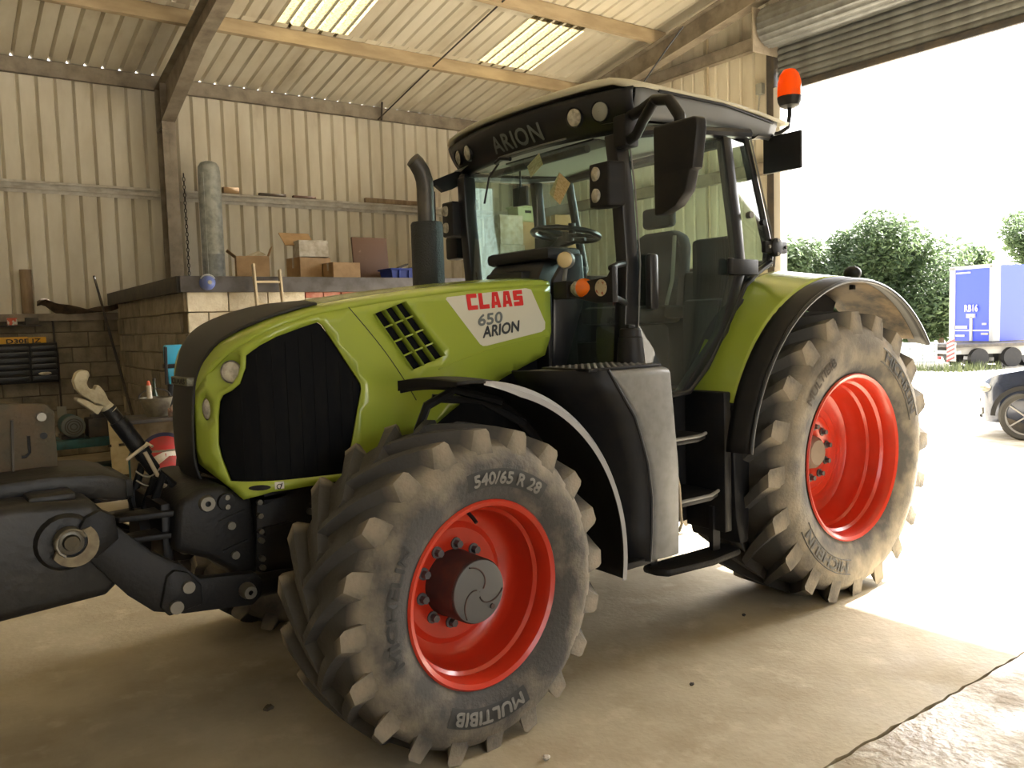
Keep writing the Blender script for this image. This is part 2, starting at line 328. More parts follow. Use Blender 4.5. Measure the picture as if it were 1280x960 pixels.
def skin(outline, holes, fn, maxlen=0.05):
    """flat outline with holes, meshed evenly and bent on to a surface"""
    from mathutils.geometry import delaunay_2d_cdt
    V, E = [], []; loops = []
    for lp in [outline]+list(holes):
        pts = []
        for i in range(len(lp)):
            p0 = Vector(lp[i]); p1 = Vector(lp[(i+1) % len(lp)]); k = max(1, int(math.ceil((p1-p0).length/maxlen)))
            pts += [p0.lerp(p1, j/k) for j in range(k)]
        o = len(V); V += pts; E += [(o+i, o+(i+1) % len(pts)) for i in range(len(pts))]; loops.append([(p.x, p.y) for p in pts])
    ok = lambda p: inside(p, loops[0]) and not any(inside(p, h) for h in loops[1:])
    nb = len(V); xs = [p.x for p in V]; ys = [p.y for p in V]
    x = min(xs)+maxlen*.5
    while x < max(xs):
        y = min(ys)+maxlen*.5
        while y < max(ys):
            if ok((x, y)) and min((p.x-x)**2+(p.y-y)**2 for p in V[:nb]) > (maxlen*.45)**2: V.append(Vector((x, y)))
            y += maxlen
        x += maxlen
    vo, eo, fo, *_ = delaunay_2d_cdt(V, E, [], 0, 1e-6)
    bm = bmesh.new(); bv = [bm.verts.new(fn(p.x, p.y)) for p in vo]
    for f in fo:
        cx = sum(vo[i].x for i in f)/len(f); cy = sum(vo[i].y for i in f)/len(f)
        if ok((cx, cy)):
            try: bm.faces.new([bv[i] for i in f])
            except ValueError: pass
    bmesh.ops.delete(bm, geom=[v for v in bm.verts if not v.link_faces], context='VERTS')
    return bm
def bm_obj(name, bm, material, parent, angle=35):
    me = bpy.data.meshes.new(name); bmesh.ops.recalc_face_normals(bm, faces=bm.faces); bm.to_mesh(me); bm.free()
    me.materials.append(material); me.shade_smooth(); me.set_sharp_from_angle(angle=radians(angle))
    return link(name, me, parent)
def mirror_copy(o, parent):
    """copy of an object and its children on the other side of the tractor (y -> -y)"""
    me = o.data.copy()
    me.transform(Matrix.Scale(-1, 4, (0, 1, 0)) @ o.matrix_local if True else Matrix()); me.flip_normals()
    c = link(o.name.split('.')[0], me, parent)
    for md in o.modifiers:
        m2 = c.modifiers.new(md.name, md.type)
        if md.type == 'SOLIDIFY': m2.thickness = md.thickness; m2.offset = md.offset
    for ch in o.children: mirror_copy(ch, c)
    return c
# ================================================================ THE SHED (u along the shed, v across, in the shed's own frame)
ROT = (0, 0, BYAW)
EAVE_V, EAVE_Z, TAN, RIDGE_V = 9.65, 5.63, math.tan(radians(9.8)), -0.5
U0, U1, VF = -9.0, 8.5, -10.65
def roof_z(v): return EAVE_Z + (EAVE_V-v)*TAN if v >= RIDGE_V else EAVE_Z + (v-VF)*TAN
def S_(name, mb, material, label=None, bevel=0):      # a piece of the setting in the shed's frame
    o = mb.build(name, material, None, bevel); o.rotation_euler = ROT
    return struct(o, label)

# ---- floor: two slabs with an open, ragged joint at v = -2.09
fl = S_('floor', MB().box(U0, U1+0.05, VF, EAVE_V, -0.3, -0.03), M_MORTARD, 'pale concrete shed floor with an open joint')
def slab(v0, v1, rag0, rag1, m_=None, u0=U0, u1=U1+0.05):
    n = 260; top0, top1 = [], []
    for i in range(n+1):
        u = u0+(u1-u0)*i/n
        top0.append((u, v0+(random.uniform(-.006, .008) if rag0 else 0))); top1.append((u, v1-(random.uniform(-.006, .008) if rag1 else 0)))
    mb = MB(); m = 8
    for t0, t1 in zip(zip(top0, top0[1:]), zip(top1, top1[1:])):
        (a, b), (c, d) = t0, t1
        mb.add([(*a, 0), (*b, 0), (*d, 0), (*c, 0), (*a, -.03), (*b, -.03), (*d, -.03), (*c, -.03)], [(0,1,2,3), (0,4,5,1), (3,2,6,7)])
    mb.build('floor_slab', m_ or M_CONC, fl)
slab(-2.086, 3.9, True, True); slab(3.912, EAVE_V, True, False); slab(VF, -2.098, False, True, M_CONC2)

# ---- yard, falling gently away from the door
yd = S_('ground', MB().grid(lambda a, b: (8.55+a*110, -70+b*150, -0.022*min(40, a*110)), 40, 20), M_YARD, 'sunlit pale gravel yard outside the roller door')
yd2 = S_('ground_apron', MB().grid(lambda a, b: (-60+a*68.5, -70+b*59, -0.02), 4, 4), M_YARD, 'pale gravel yard along the open side of the shed')

# ---- profiled sheets
def sheet_mesh(name, width, h0, h1, material, pitch=0.235, depth=0.05):
    n = max(1, round(width/pitch)); p = width/n; prof = []
    for k in range(n):
        x = k*p; prof += [(x, 0), (x+p*.77, 0), (x+p*.82, depth), (x+p*.85, depth)]
    prof.append((width, 0)); mb = MB()
    R = [[(x, y, z0) for x, y in prof] for z0 in (0, 1)]
    vs = []
    for r, (ha, hb) in zip(R, ((0, 0), (h0, h1))):
        vs.append([(x, y, ha+(hb-ha)*x/width) for x, y, z in r])
    mb.rings(vs, False, False, False)
    me = mb.mesh(name, material, angle=20); return me
def place_sheet(me, parent, loc, rot): return link('cladding_sheet', me, parent, loc, rot)

# ---- back wall: blockwork to 2.06 m, sheets above
wb = S_('wall_back', MB().box(U0, U1, EAVE_V-.02, EAVE_V+.19, -0.3, 2.06), M_MORTARD, 'dim back wall of bare blocks below cream profiled sheets')
BL = MB().box(0, .438, 0, .05, 0, .213).mesh('block', M_BLOCKD, bevel=.006, seg=1)
for c in range(9):
    for k in range(-7, 5):
        u = k*.45+(.225 if c % 2 else 0)
        if u < -3.2 or u > 1.0: continue
        b = link('block', BL, wb, (u, EAVE_V-.045+random.uniform(-.004, .004), c*.226+.012))
SHW = .94
WS = sheet_mesh('cladding_sheet', SHW, EAVE_Z-2.06, EAVE_Z-2.06, M_SHEET)
nsh = int(math.ceil((U1-U0)/SHW))
for k in range(nsh):
    place_sheet(WS, wb, (U1-SHW*(k+1), EAVE_V, 2.06), (0, 0, 0))
# ledge and rail on the back wall, eaves beam
MB().box(U0, 1.0, EAVE_V-.13, EAVE_V-.0, 2.055, 2.085).box(U0, 1.0, EAVE_V-.14, EAVE_V-.13, 1.98, 2.085).build('ledge_angle', M_STEEL, wb)
def zrail(name, u0, u1, v, z, parent, m):
    mb = MB(); t = .01
    mb.box(u0, u1, v-.10, v, z+.05, z+.05+t).box(u0, u1, v-.012, v, z-.10, z+.05).box(u0, u1, v-.10, v-.09, z+.025, z+.06).box(u0, u1, v-.10, v-.012, z-.05, z-.05+t).box(u0, u1, v-.10, v-.09, z-.06, z-.02)
    return mb.build(name, m, parent)
zrail('wall_rail', U0, U1, EAVE_V-.005, 3.90, wb, mat('rail_paint', srgb(206, 202, 190), .5, col2=srgb(176, 168, 152), scale=5))
MB().box(U0, U1, EAVE_V-.15, EAVE_V-.14, 5.42, 5.64).box(U0, U1, EAVE_V-.15, EAVE_V-.02, 5.63, 5.64).box(U0, U1, EAVE_V-.15, EAVE_V-.09, 5.42, 5.43).build('eaves_beam', M_STEEL, wb)

# ---- gable with the roller door
GV = 3.62; DZ = 4.93; GV0 = -2.7
wr = S_('wall_right', MB().box(U1, U1+.03, GV-.05, GV, 0, 7.0).box(U1, U1+.03, VF, GV0, 0, 5.6), M_STEEL, 'gable wall of cream profiled sheets beside the roller door')
def gable_sheet(v0, v1, zb):
    w_ = v1-v0; me = sheet_mesh('cladding_sheet', w_, roof_z(v0)-zb, roof_z(v1)-zb, M_SHEET)
    # sheet x runs along +v, profile depth points out (+u)
    link('cladding_sheet', me, wr, (U1, v0, zb), (0, 0, radians(90))).scale = (1, -1, 1)
v = GV
while v < EAVE_V-.05:
    gable_sheet(v, min(v+SHW, EAVE_V), 0.0); v += SHW
v = GV0
while v < GV-.05:
    gable_sheet(v, min(v+SHW, GV), DZ+.3); v += SHW
v = VF
while v < GV0-.05:
    gable_sheet(v, min(v+SHW, GV0), 0.0); v += SHW
for z in (5.72, 3.9, 2.1):
    MB().box(U1-.12, U1-.11, GV, 9.5, z-.09, z+.09).box(U1-.12, U1-.0, GV, 9.5, z+.08, z+.09).box(U1-.12, U1-.0, GV, 9.5, z-.09, z-.08).build('gable_rail', M_STEEL, wr)
MB().cyl((U1-.05, 4.9, 2.5), (U1-.05, 4.9, 6.4), .02, n=8).build('conduit', M_ALU, wr)
MB().box(U1-.09, U1-.01, 3.86, 3.97, 4.98, 5.14).build('switch_box', M_TRIMG, wr, bevel=.01)
MB().tube([(U1-.06, 3.92, 4.98), (U1-.07, 3.95, 4.6), (U1-.08, 4.02, 4.2), (U1-.05, 4.1, 3.8)], .012, 6).build('cable', M_TRIMG, wr)
# roller door: guides, drum, slats, bottom bar
dr = S_('door_1', MB().box(U1-.16, U1-.03, GV-.02, GV+.10, 0, 5.55).box(U1-.16, U1-.03, GV0-.10, GV0+.02, 0, 5.55), M_DARKST, 'rolled-up grey roller shutter over the wide bright doorway')
MB().box(U1-.17, U1-.02, GV-.13, GV-.02, 0, 4.98).build('guide_channel', mat('guide_paint', srgb(205, 202, 196), .5), dr, bevel=.004)
MB().box(U1-.17, U1-.02, GV0+.02, GV0+.13, 0, 4.98).build('guide_channel', mat('guide_paint', srgb(205, 202, 196), .5), dr, bevel=.004)
prof = []
for k in range(60):
    a = 2*pi*k/60; r = .27+(.012 if k % 3 == 0 else 0); prof.append((U1-.32+r*cos(a), 5.78+r*sin(a)))
MB().prism(prof, 'y', GV0+.02, GV-.06).build('shutter_roll', M_SHUT, dr, angle=15)
for vv in (GV-.02, GV0-.03):
    MB().box(U1-.62, U1-.02, vv-.01, vv+.02, 5.42, 6.02).box(U1-.40, U1-.24, vv-.06, vv+.10, 5.70, 5.86).build('end_bracket', M_STEEL, dr, bevel=.01)
SL = MB(); pr = []
for i in range(9):
    t = i/8; pr.append((-.022*sin(pi*t), t*.094))
pr += [(.006-.022*sin(pi*t/8), t/8*.094) for t in range(8, -1, -1)]
SLm = SL.prism(pr, 'y', GV0+.05, GV-.04).mesh('slat', M_SHUT, angle=50)
for k in range(7): link('slat', SLm, dr, (U1-.075, 0, DZ+.07+k*.09))
MB().box(U1-.11, U1-.05, GV0+.05, GV-.04, DZ-.02, DZ+.07).build('bottom_bar', M_DARKST, dr, bevel=.006)

# ---- roof: rows of sheets on purlins, with translucent panels
rf = S_('ceiling', MB().box(U0, U1, RIDGE_V-.15, RIDGE_V+.15, roof_z(RIDGE_V)+.06, roof_z(RIDGE_V)+.08), M_STEEL, 'sloping roof of cream profiled sheets on tan purlins')
rows = [9.575, 7.44, 5.96, 3.5, 1.5, RIDGE_V]
ang = math.atan(TAN)
lights_b = {2.52: 1.06, 5.88: 1.06, -3.0: 1.06, -6.3: 1.06}
def roof_sheet(u, w_, va, vb, m, near):
    # from va (eaves) towards vb (ridge); sheet z axis runs up the slope
    va0 = va; va += (.10 if va < 9 and near else 0)-(.10 if not near and va > VF+.2 else 0); L_ = abs(va-vb)/cos(ang); me = sheet_mesh('cladding_sheet', w_, L_, L_, m)
    o = link('skylight_panel' if m is M_SKYL else 'cladding_sheet', me, rf)
    zz = roof_z(va)
    if near:   # back slope, up towards -v
        R = Matrix(((1,0,0),(0, sin(ang), -cos(ang)),(0, cos(ang), sin(ang))))
    else:
        R = Matrix(((1,0,0),(0, -sin(ang), cos(ang)),(0, cos(ang), sin(ang))))
    o.matrix_basis = Matrix.Translation((u, va, zz+(.005 if va != va0 else 0))) @ R.to_4x4()
    return o
for side in (0, 1):
    for i in range(len(rows)-1):
        va, vb = rows[i], rows[i+1]
        if side: va, vb = 2*RIDGE_V-va, 2*RIDGE_V-vb
        u = U1
        cuts = []
        if i in (1, 3): cuts = sorted(((a, a+w_) for a, w_ in lights_b.items()), reverse=True)
        segs = []; top = U1
        for a, b in cuts: segs.append((b, top, M_SHEET)); segs.append((a, b, M_SKYL)); top = a
        segs.append((U0, top, M_SHEET))
        for a, b, m in segs:
            if m is M_SKYL: roof_sheet(a, b-a, va, vb, m, not side); continue
            n = max(1, round((b-a)/SHW)); wd = (b-a)/n
            for k in range(n): roof_sheet(a+k*wd, wd, va, vb, m, not side)
def purlin(v):
    s_ = 1 if v > RIDGE_V else -1; z = roof_z(v)
    mb = MB().box(U0, U1-.25, -.035, -.027, -.20, -.005).box(U0, U1-.25, -.035, .035, -.21, -.20).box(U0, U1-.25, -.035, .035, -.012, -.004).box(U0, U1-.25, .027, .035, -.21, -.18)
    o = mb.build('purlin', M_PURLIN, rf); o.location = (0, v, z); o.rotation_euler = (-ang*s_, 0, 0)
for v in (7.58, 5.62, 3.64, 1.66, 0.1, -1.1, -2.66, -4.64, -6.62, -8.58): purlin(v)
# portal frames
def ibeam(mb, p0, p1, w_, d0, d1, side):
    """I section from p0 to p1 in a plane u = const; d = depth below the line; side = +1 if depth is measured down"""
    p0 = Vector(p0); p1 = Vector(p1); d = (p1-p0).normalized(); n = Vector((1,0,0)).cross(d)*side
    def slabp(a0, b0, a1, b1, hw):
        vs = [p0+n*a0, p0+n*b0, p1+n*a1, p1+n*b1]
        mb.add([q+Vector((s*hw,0,0)) for s in (-1,1) for q in vs], [(0,1,3,2),(4,6,7,5),(0,4,5,1),(2,3,7,6),(0,2,6,4),(1,5,7,3)])
    slabp(0, .014, 0, .014, w_/2); slabp(d0-.014, d0, d1-.014, d1, w_/2); slabp(0, d0, 0, d1, .006)
    return mb
def frame(name, u, label):
    mb = MB()
    ibeam(mb, (u, EAVE_V-.16, 0), (u, EAVE_V-.16, 5.45), .19, .34, .34, 1)
    o = S_(name, mb, M_STEEL, label)
    zt = lambda v: roof_z(v)-.22
    r1 = ibeam(MB(), (u, EAVE_V-.16, zt(EAVE_V-.16)), (u, 7.3, zt(7.3)), .19, .62, .34, 1 if True else -1)
    r1.build('haunch', M_STEEL, o)
    ibeam(MB(), (u, 7.3, zt(7.3)), (u, RIDGE_V, zt(RIDGE_V)), .19, .34, .34, 1).build('rafter', M_STEEL, o)
    ibeam(MB(), (u, VF+.16, zt(VF+.16)), (u, RIDGE_V, zt(RIDGE_V)), .19, .40, .34, -1).build('rafter', M_STEEL, o)
    ibeam(MB(), (u, VF+.16, 0), (u, VF+.16, 5.45), .19, .34, .34, -1).build('post', M_STEEL, o)
    MB().box(u-.095, u+.095, EAVE_V-.515, EAVE_V-.15, 4.78, 4.82).build('end_plate', M_STEEL, o)
    return o
frame('trim_1', 1.42, 'grey steel portal column and rafter by the galvanised duct')
frame('trim_2', 8.05, 'grey steel portal rafter above the tractor cab roof')
frame('trim_3', -5.2, 'grey steel portal frame at the far end of the shed')
# sag rods under the roof sheets
MB().tube([(5.05, 9.48, 5.42), (5.05, 7.62, 5.80), (5.02, 5.66, 6.14), (5.0, 3.7, 6.48)], .013, 6).tube([(5.12, 9.48, 5.42), (5.05, 9.3, 5.68)], .02, 6).build('sag_rod', M_DARKST, rf)
# far sides of the shed, behind the camera: low wall under an open long side
wf = S_('wall_front', MB().box(U0, -2.6, VF-.2, VF, 0, 5.6).box(3.0, U1, VF-.2, VF, 0, 5.6).box(-2.6, 3.0, VF-.2, VF, 4.6, 5.6), M_SHEET, 'long side wall behind the viewer with an open doorway')
wl = S_('wall_left', MB().box(U0-.2, U0, VF, -3.0, 0, 7.2).box(U0-.2, U0, 3.0, EAVE_V, 0, 7.2).box(U0-.2, U0, -3.0, 3.0, 0, 7.2), M_SHEET, 'plain far end wall of the shed behind the viewer')

# ---- blockwork store room inside the shed
RU, RV, RZ = 0.60, 5.47, 2.20
st = S_('wall_store', MB().box(RU+.012, 7.2, RV+.012, RV+.2, 0, RZ).box(RU+.012, RU+.2, RV+.012, EAVE_V-.2, 0, RZ), M_MORTAR, 'cream painted blockwork store room below the stacked boxes')
FB = MB().box(0, .438, 0, .04, 0, .213).mesh('block', M_BLOCK, bevel=.005, seg=1)
HB = MB().box(0, .213, 0, .04, 0, .213).mesh('block', M_BLOCK, bevel=.005, seg=1)
RB = MB().box(0, .215, 0, .05, 0, .065).mesh('brick', M_BRICK, bevel=.004, seg=1)
for c in range(9):
    z = RZ-.19-.226*(c+1)+.19
    u = RU; k = 0
    while u < 4.8:
        half = (c % 2 == 1 and k == 0); w_ = .225 if half else .45
        if c == 0 and u > 1.75:
            pass
        else: link('block', HB if half else FB, st, (u, RV-.03+random.uniform(-.003, .003), z+.006))
        u += w_; k += 1
for k in range(14): link('brick', RB, st, (1.95+k*.226, RV-.032, RZ-.075))
FB3 = MB().box(0, .438, 0, .04, 0, .14).mesh('block', M_BLOCK, bevel=.005, seg=1)
for k in range(7): link('block', FB3, st, (1.95+k*.45, RV-.03, RZ-.226+.006))
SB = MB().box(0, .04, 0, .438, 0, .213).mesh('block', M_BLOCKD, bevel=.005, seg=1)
for c in range(9):
    for k in range(9):
        v = RV+k*.45-(.225 if c % 2 else 0)
        if v < RV or v > 9.0: continue
        link('block', SB, st, (RU-.03+random.uniform(-.003, .003), v, RZ-.226*(c+1)+.006))
MB().box(RU-.06, 7.2, RV-.07, EAVE_V-.15, RZ+.13, RZ+.16).build('roof_deck', M_DARKST, st)
MB().box(RU-.08, 7.2, RV-.10, RV-.05, RZ-.01, RZ+.165).build('fascia_board', mat('fascia_paint', srgb(88, 86, 88), .5, col2=srgb(66, 62, 60), scale=6), st, bevel=.006)
MB().box(RU-.11, RU-.055, RV-.06, EAVE_V-.15, RZ-.01, RZ+.165).build('fascia_board', M_DARKST, st, bevel=.006)
# ================================================================ THE TRACTOR (front = -x, its left side = -y, front axle at x = 0)
TR = thing('tractor', 'large lime green farm tractor with red wheels and black cab parked in the shed', 'tractor', (0, 0, 0))
def P(name, mb, material, parent=TR, bevel=0, angle=35, seg=2): return mb.build(name, material, parent, bevel, angle, seg)
def both(name, fn, material, parent=TR, bevel=0):
    for s in (-1, 1): P(name, fn(s), material, parent, bevel)

# ---------------------------------------------------------------- wheels
def make_wheel(kind, half, Rl, nl, delta, lugw, rimprof, hubz, loc, rotz, side):
    name = kind
    prof = [(a, r) for a, r in half[:-1]]+[(0, half[-1][1])]+[(-a, r) for a, r in reversed(half[:-1])]
    mb = MB().lathe(prof, 96, 'y')
    tyre = mb.build(name+'_tyre', M_TYF if kind == 'front' else M_TYR, TR, angle=60)
    floor_z = -hubz
    for v in tyre.data.vertices: v.co.z = max(v.co.z, floor_z+.002)
    sw = sorted([(r, a) for a, r in half]); basey = sorted([(a, r) for a, r in half[3:]])
    ymax = max(a for a, r in half)
    def lug(sgn, phi0, clamp):
        ys = [.03, -.03, -.09, -.15, -.205, -.245, -ymax+.002]; ts = [0, .18, .38, .57, .76, .90, 1.0]
        if kind == 'rear': ys = [.03, -.04, -.115, -.19, -.255, -.30, -ymax+.002]
        R = []
        for y, t in zip(ys, ts):
            ph = -delta*(1-t)**1.35; wt = lugw*(.75+.50*t); wb_ = wt+.020+.014*t
            rb = lerp_tab(basey, abs(y))-.012; rt = Rl-.010*t*t
            yt = y
            if t == 1.0: rb = lerp_tab(basey, abs(y))-.055; yt = y+.024; rt = Rl-.024
            ring = []
            for r, dw, yy in ((rb, -wb_, y), (rt, -wt, yt), (rt, wt, yt), (rb, wb_, y)):
                a = ph+dw/Rl+(phi0 if clamp else 0); ring.append((r*sin(a), yy*sgn, r*cos(a)))
            R.append(ring)
        m = MB().rings(R)
        if clamp: m.v = [(x, y, max(z, floor_z+.001)) for x, y, z in m.v]
        return m.mesh('tread_lug', M_LGF if kind == 'front' else M_LGR, angle=25)
    base = {s: lug(s, 0, False) for s in (1, -1)}
    for s in (1, -1):
        for k in range(nl):
            ph = 2*pi*(k+(0.5 if s < 0 else 0))/nl
            pc = (ph - delta*.5) % (2*pi)
            if abs(pc-pi) < .75: link('tread_lug', lug(s, ph, True), tyre)
            else: link('tread_lug', base[s], tyre, (0,0,0), (0, ph, 0))
    rim = MB().lathe(rimprof, 72, 'y').build(name+'_rim', M_RIM, TR, angle=30)
    solid(rim, .006, 0)
    for o in (tyre, rim):
        o.location = loc; o.rotation_euler = (0, 0, rotz)
        if side > 0: o.scale = (1, -1, 1)
    return tyre, rim, sw
def tyre_text(tyre, sw, txt, r0, r1, phi, w_, patch=True, m=None):
    rm = (r0+r1)/2
    def fn(x, y, off=.004):
        r = rm+y; a = phi+x/rm; return (r*sin(a), -(lerp_tab(sw, r)+off), r*cos(a))
    if patch:
        hw = w_/2+.03; MB().grid(lambda a, b: fn((a*2-1)*hw, (b*2-1)*((r1-r0)/2+.013), .002), 24, 3).build('lettering_patch', M_TXTD, tyre)
    text_obj('lettering', txt, w_, (r1-r0), lambda x, y: fn(x, y, .005), m or M_TXTL, tyre, bold=.035)
FH = [(.225, .372), (.255, .42), (.272, .48), (.272, .54), (.252, .595), (.205, .630), (.10, .640), (0, .643)]
FRP = [(-.222, .372), (-.238, .386), (-.244, .380), (-.236, .364), (-.205, .353), (-.165, .350), (-.152, .336), (-.07, .330), (-.035, .320), (-.01, .296), (.0, .262), (-.012, .235), (-.008, .20), (-.005, .10)]
steer = radians(4.2)
axv = Vector((sin(steer), -cos(steer), 0))
fC = Vector((0, -1.171, .655)) - axv*.238
ft, fr, fsw = make_wheel('front', FH, .687, 20, .42, .026, FRP, .655, fC, steer, -1)
tyre_text(ft, fsw, '540/65 R 28', .458, .506, radians(13), .37)
tyre_text(ft, fsw, 'MULTIBIB', .462, .512, radians(184), .36)
tyre_text(ft, fsw, 'MICHELIN', .458, .506, radians(-82), .46, False, M_TXTD)
def wheel_centre(rim, yb, ycap, rh, rb, nn, rcap, front):
    for k in range(nn):
        a = 2*pi*(k+.3)/nn; x, z = rb*cos(a), rb*sin(a)
        MB().cyl((x, yb+.004, z), (x, yb-.012, z), .026, n=12).cyl((x, yb-.012, z), (x, yb-.040, z), .017, n=6).build('wheel_nut', M_HUB, rim)
    if front:
        MB().lathe([(yb+.01, rh+.012), (yb-.02, rh+.004), (ycap+.012, rh), (ycap+.004, rh-.004)], 40, 'y').build('hub_drum', M_HUBD, rim)
        cap = MB().lathe([(ycap+.012, rh), (ycap, rh-.006), (ycap-.004, rh-.02), (ycap-.004, .001)], 40, 'y').build('hub_cap', M_HUB, rim)
        for q in range(3):
            pts = []
            for i in range(13):
                t = i/12; a = q*2*pi/3+.5+1.5*t; r = rh*(.15+.75*t); pts.append((r*cos(a), ycap-.005, r*sin(a)))
            MB().tube(pts, .0035, 6).build('hub_groove', M_HUBD, cap)
        MB().cyl((rh*.45, ycap-.002, -rh*.55), (rh*.45, ycap-.012, -rh*.55), .011, n=10).build('hub_plug', M_HUBD, cap)
        MB().tube([(-.03, -.16, .338), (-.02, -.19, .31), (-.02, -.21, .295)], .008, 8).build('valve_stem', M_BLACKP, rim)
    else:
        MB().lathe([(yb+.01, rh+.01), (yb-.03, rh), (yb-.05, rh*.8), (yb-.055, .001)], 32, 'y').build('axle_end', mat('axle_grey', srgb(128, 118, 104), .6, .2), rim)
wheel_centre(fr, -.005, -.188, .136, .168, 10, .13, True)
RH = [(.272, .500), (.305, .56), (.325, .64), (.325, .715), (.305, .785), (.25, .832), (.12, .843), (0, .846)]
RRP = [(-.275, .500), (-.290, .516), (-.296, .510), (-.288, .494), (-.255, .478), (-.215, .474), (-.20, .458), (-.13, .452), (-.115, .440), (-.05, .434), (-.03, .420), (.01, .410), (.03, .38), (.035, .33), (.022, .30), (.028, .26), (.012, .235), (.01, .10)]
rC = Vector((2.82, -1.139+.292, .865))
rt, rr_, rsw = make_wheel('rear', RH, .903, 20, .40, .034, RRP, .865, rC, 0, -1)
tyre_text(rt, rsw, 'MICHELIN', .640, .702, radians(48), .52, False, M_TXTD)
tyre_text(rt, rsw, 'MICHELIN', .640, .702, radians(215), .52, False, M_TXTD)
tyre_text(rt, rsw, 'MULTIBIB', .640, .690, radians(-40), .36, False, M_TYREG)
for ph, hw in ((48, .30), (215, .30)):
    for r in (.628, .714):
        pts = [(r*sin(radians(ph)+(i/16*2-1)*hw/.67), -(lerp_tab(rsw, r)+.002), r*cos(radians(ph)+(i/16*2-1)*hw/.67)) for i in range(17)]
        MB().tube(pts, .0035, 5).build('lettering_border', M_TXTD, rt)
wheel_centre(rr_, .010, 0, .10, .165, 10, .1, False)
# far side wheels
ft2, fr2, _ = make_wheel('front', FH, .687, 20, .42, .026, FRP, .655, Vector((.017, .935, .655)), steer, 1)
rt2, rr2, _ = make_wheel('rear', RH, .903, 20, .40, .034, RRP, .865, Vector((2.82, .847, .865)), 0, 1)
wheel_centre(fr2, -.005, -.188, .136, .168, 10, .13, True)

# ---------------------------------------------------------------- hood
NF = [(-.830, 1.40), (-.826, 1.46), (-.815, 1.525), (-.79, 1.608), (-.745, 1.69), (-.68, 1.75), (-.595, 1.80), (-.495, 1.838), (-.38, 1.868), (-.25, 1.890), (-.10, 1.912), (.10, 1.938), (.30, 1.960), (.50, 1.978), (.80, 1.998), (.97, 2.000)]
def zt(x): return smooth_tab(NF, x)
FX, PL, PE, HW = -.830, .345, 2.2, .47
def Wp(x):
    if x > FX+PL: return HW
    t = min(.99999, (FX+PL-x)/PL); return HW*(1-t**PE)**(1/PE)
def x_plan(y): return FX+PL-PL*(1-min(1, abs(y)/HW)**PE)**(1/PE)
# arc length along the plan curve, so that the rounded nose is meshed evenly
ARC = [(FX+PL, FX+PL)]
_px, _py = FX+PL, HW
for _k in range(1, 121):
    _y = HW*(1-_k/120); _x = x_plan(_y); ARC.append((_x, ARC[-1][1]-math.hypot(_x-_px, _y-_py))); _px, _py = _x, _y
ARC_X = sorted(ARC); ARC_S = sorted((b_, a_) for a_, b_ in ARC)
def s_of(x): return x if x > FX+PL else lerp_tab(ARC_X, x)
def x_of(q): return q if q > FX+PL else lerp_tab(ARC_S, q)
HC = .055
def zside(x): return zt(x)-HC*min(1, Wp(x)/.30)
def side_y(x, z, off=0):
    tuck = max(0, (smooth_tab([(-.2, 1.40), (.21, 1.529), (.50, 1.609), (.70, 1.645), (.95, 1.68)], x)-z))*.30*min(1, max(0, (x-.1)/.3))
    return -(Wp(x)-tuck+off)
def hood_pt(x, z, off=0):
    if x < FX+PL:       # offset along the plan normal on the rounded nose
        y = Wp(x); t = max(1e-4, (FX+PL-x)/PL); g = Vector((-t**(PE-1)/PL, -(max(1e-4, y)/HW)**(PE-1)/HW)).normalized()
        return (x+g.x*off, -y+g.y*off, z)
    return (x, side_y(x, z, off), z)
def hskin(outline, holes, off, maxlen, sgn=1):
    tr = lambda lp: [(s_of(x), z) for x, z in lp]
    def fn(q, z):
        p_ = hood_pt(x_of(q), z, off); return (p_[0], p_[1]*sgn, p_[2])
    return skin(tr(outline), [tr(h) for h in holes], fn, maxlen)
grill = [(-.671, 1.650), (-.676, 1.595), (-.697, 1.530), (-.722, 1.503), (-.752, 1.482), (-.762, 1.455), (-.768, 1.390), (-.772, 1.270), (-.766, 1.215), (-.742, 1.112), (-.56, 1.108), (-.273, 1.099), (-.255, 1.112), (-.168, 1.472), (-.172, 1.50), (-.343, 1.770), (-.365, 1.783), (-.459, 1.756), (-.554, 1.725), (-.62, 1.690)]
vent = [(-.092, 1.812), (.075, 1.868), (.285, 1.604), (.10, 1.543)]
head = [(-.773, 1.622), (-.752, 1.646), (-.722, 1.661), (-.700, 1.662), (-.688, 1.650), (-.692, 1.600), (-.700, 1.565), (-.716, 1.535), (-.738, 1.512), (-.763, 1.498), (-.778, 1.502), (-.785, 1.530), (-.785, 1.570), (-.781, 1.600)]
drl = [(x_of(s_of(-.795)+.032*cos(a)), 1.421+.050*sin(a)) for a in [2*pi*k/16 for k in range(16)]]
xs_top = [x_of(s_of(-.820)+(.966-s_of(-.820))*k/46) for k in range(47)]
outline = [(-.703, 1.033), (-.60, 1.062), (-.30, 1.070), (-.22, 1.11), (-.02, 1.22), (.25, 1.27), (.45, 1.37), (.75, 1.50), (.945, 1.575), (.966, 1.70)]
outline += [(x, zside(x)) for x in reversed(xs_top)] + [(-.820, 1.35), (-.820, 1.25), (-.816, 1.178), (-.796, 1.148), (-.771, 1.117), (-.738, 1.077)]
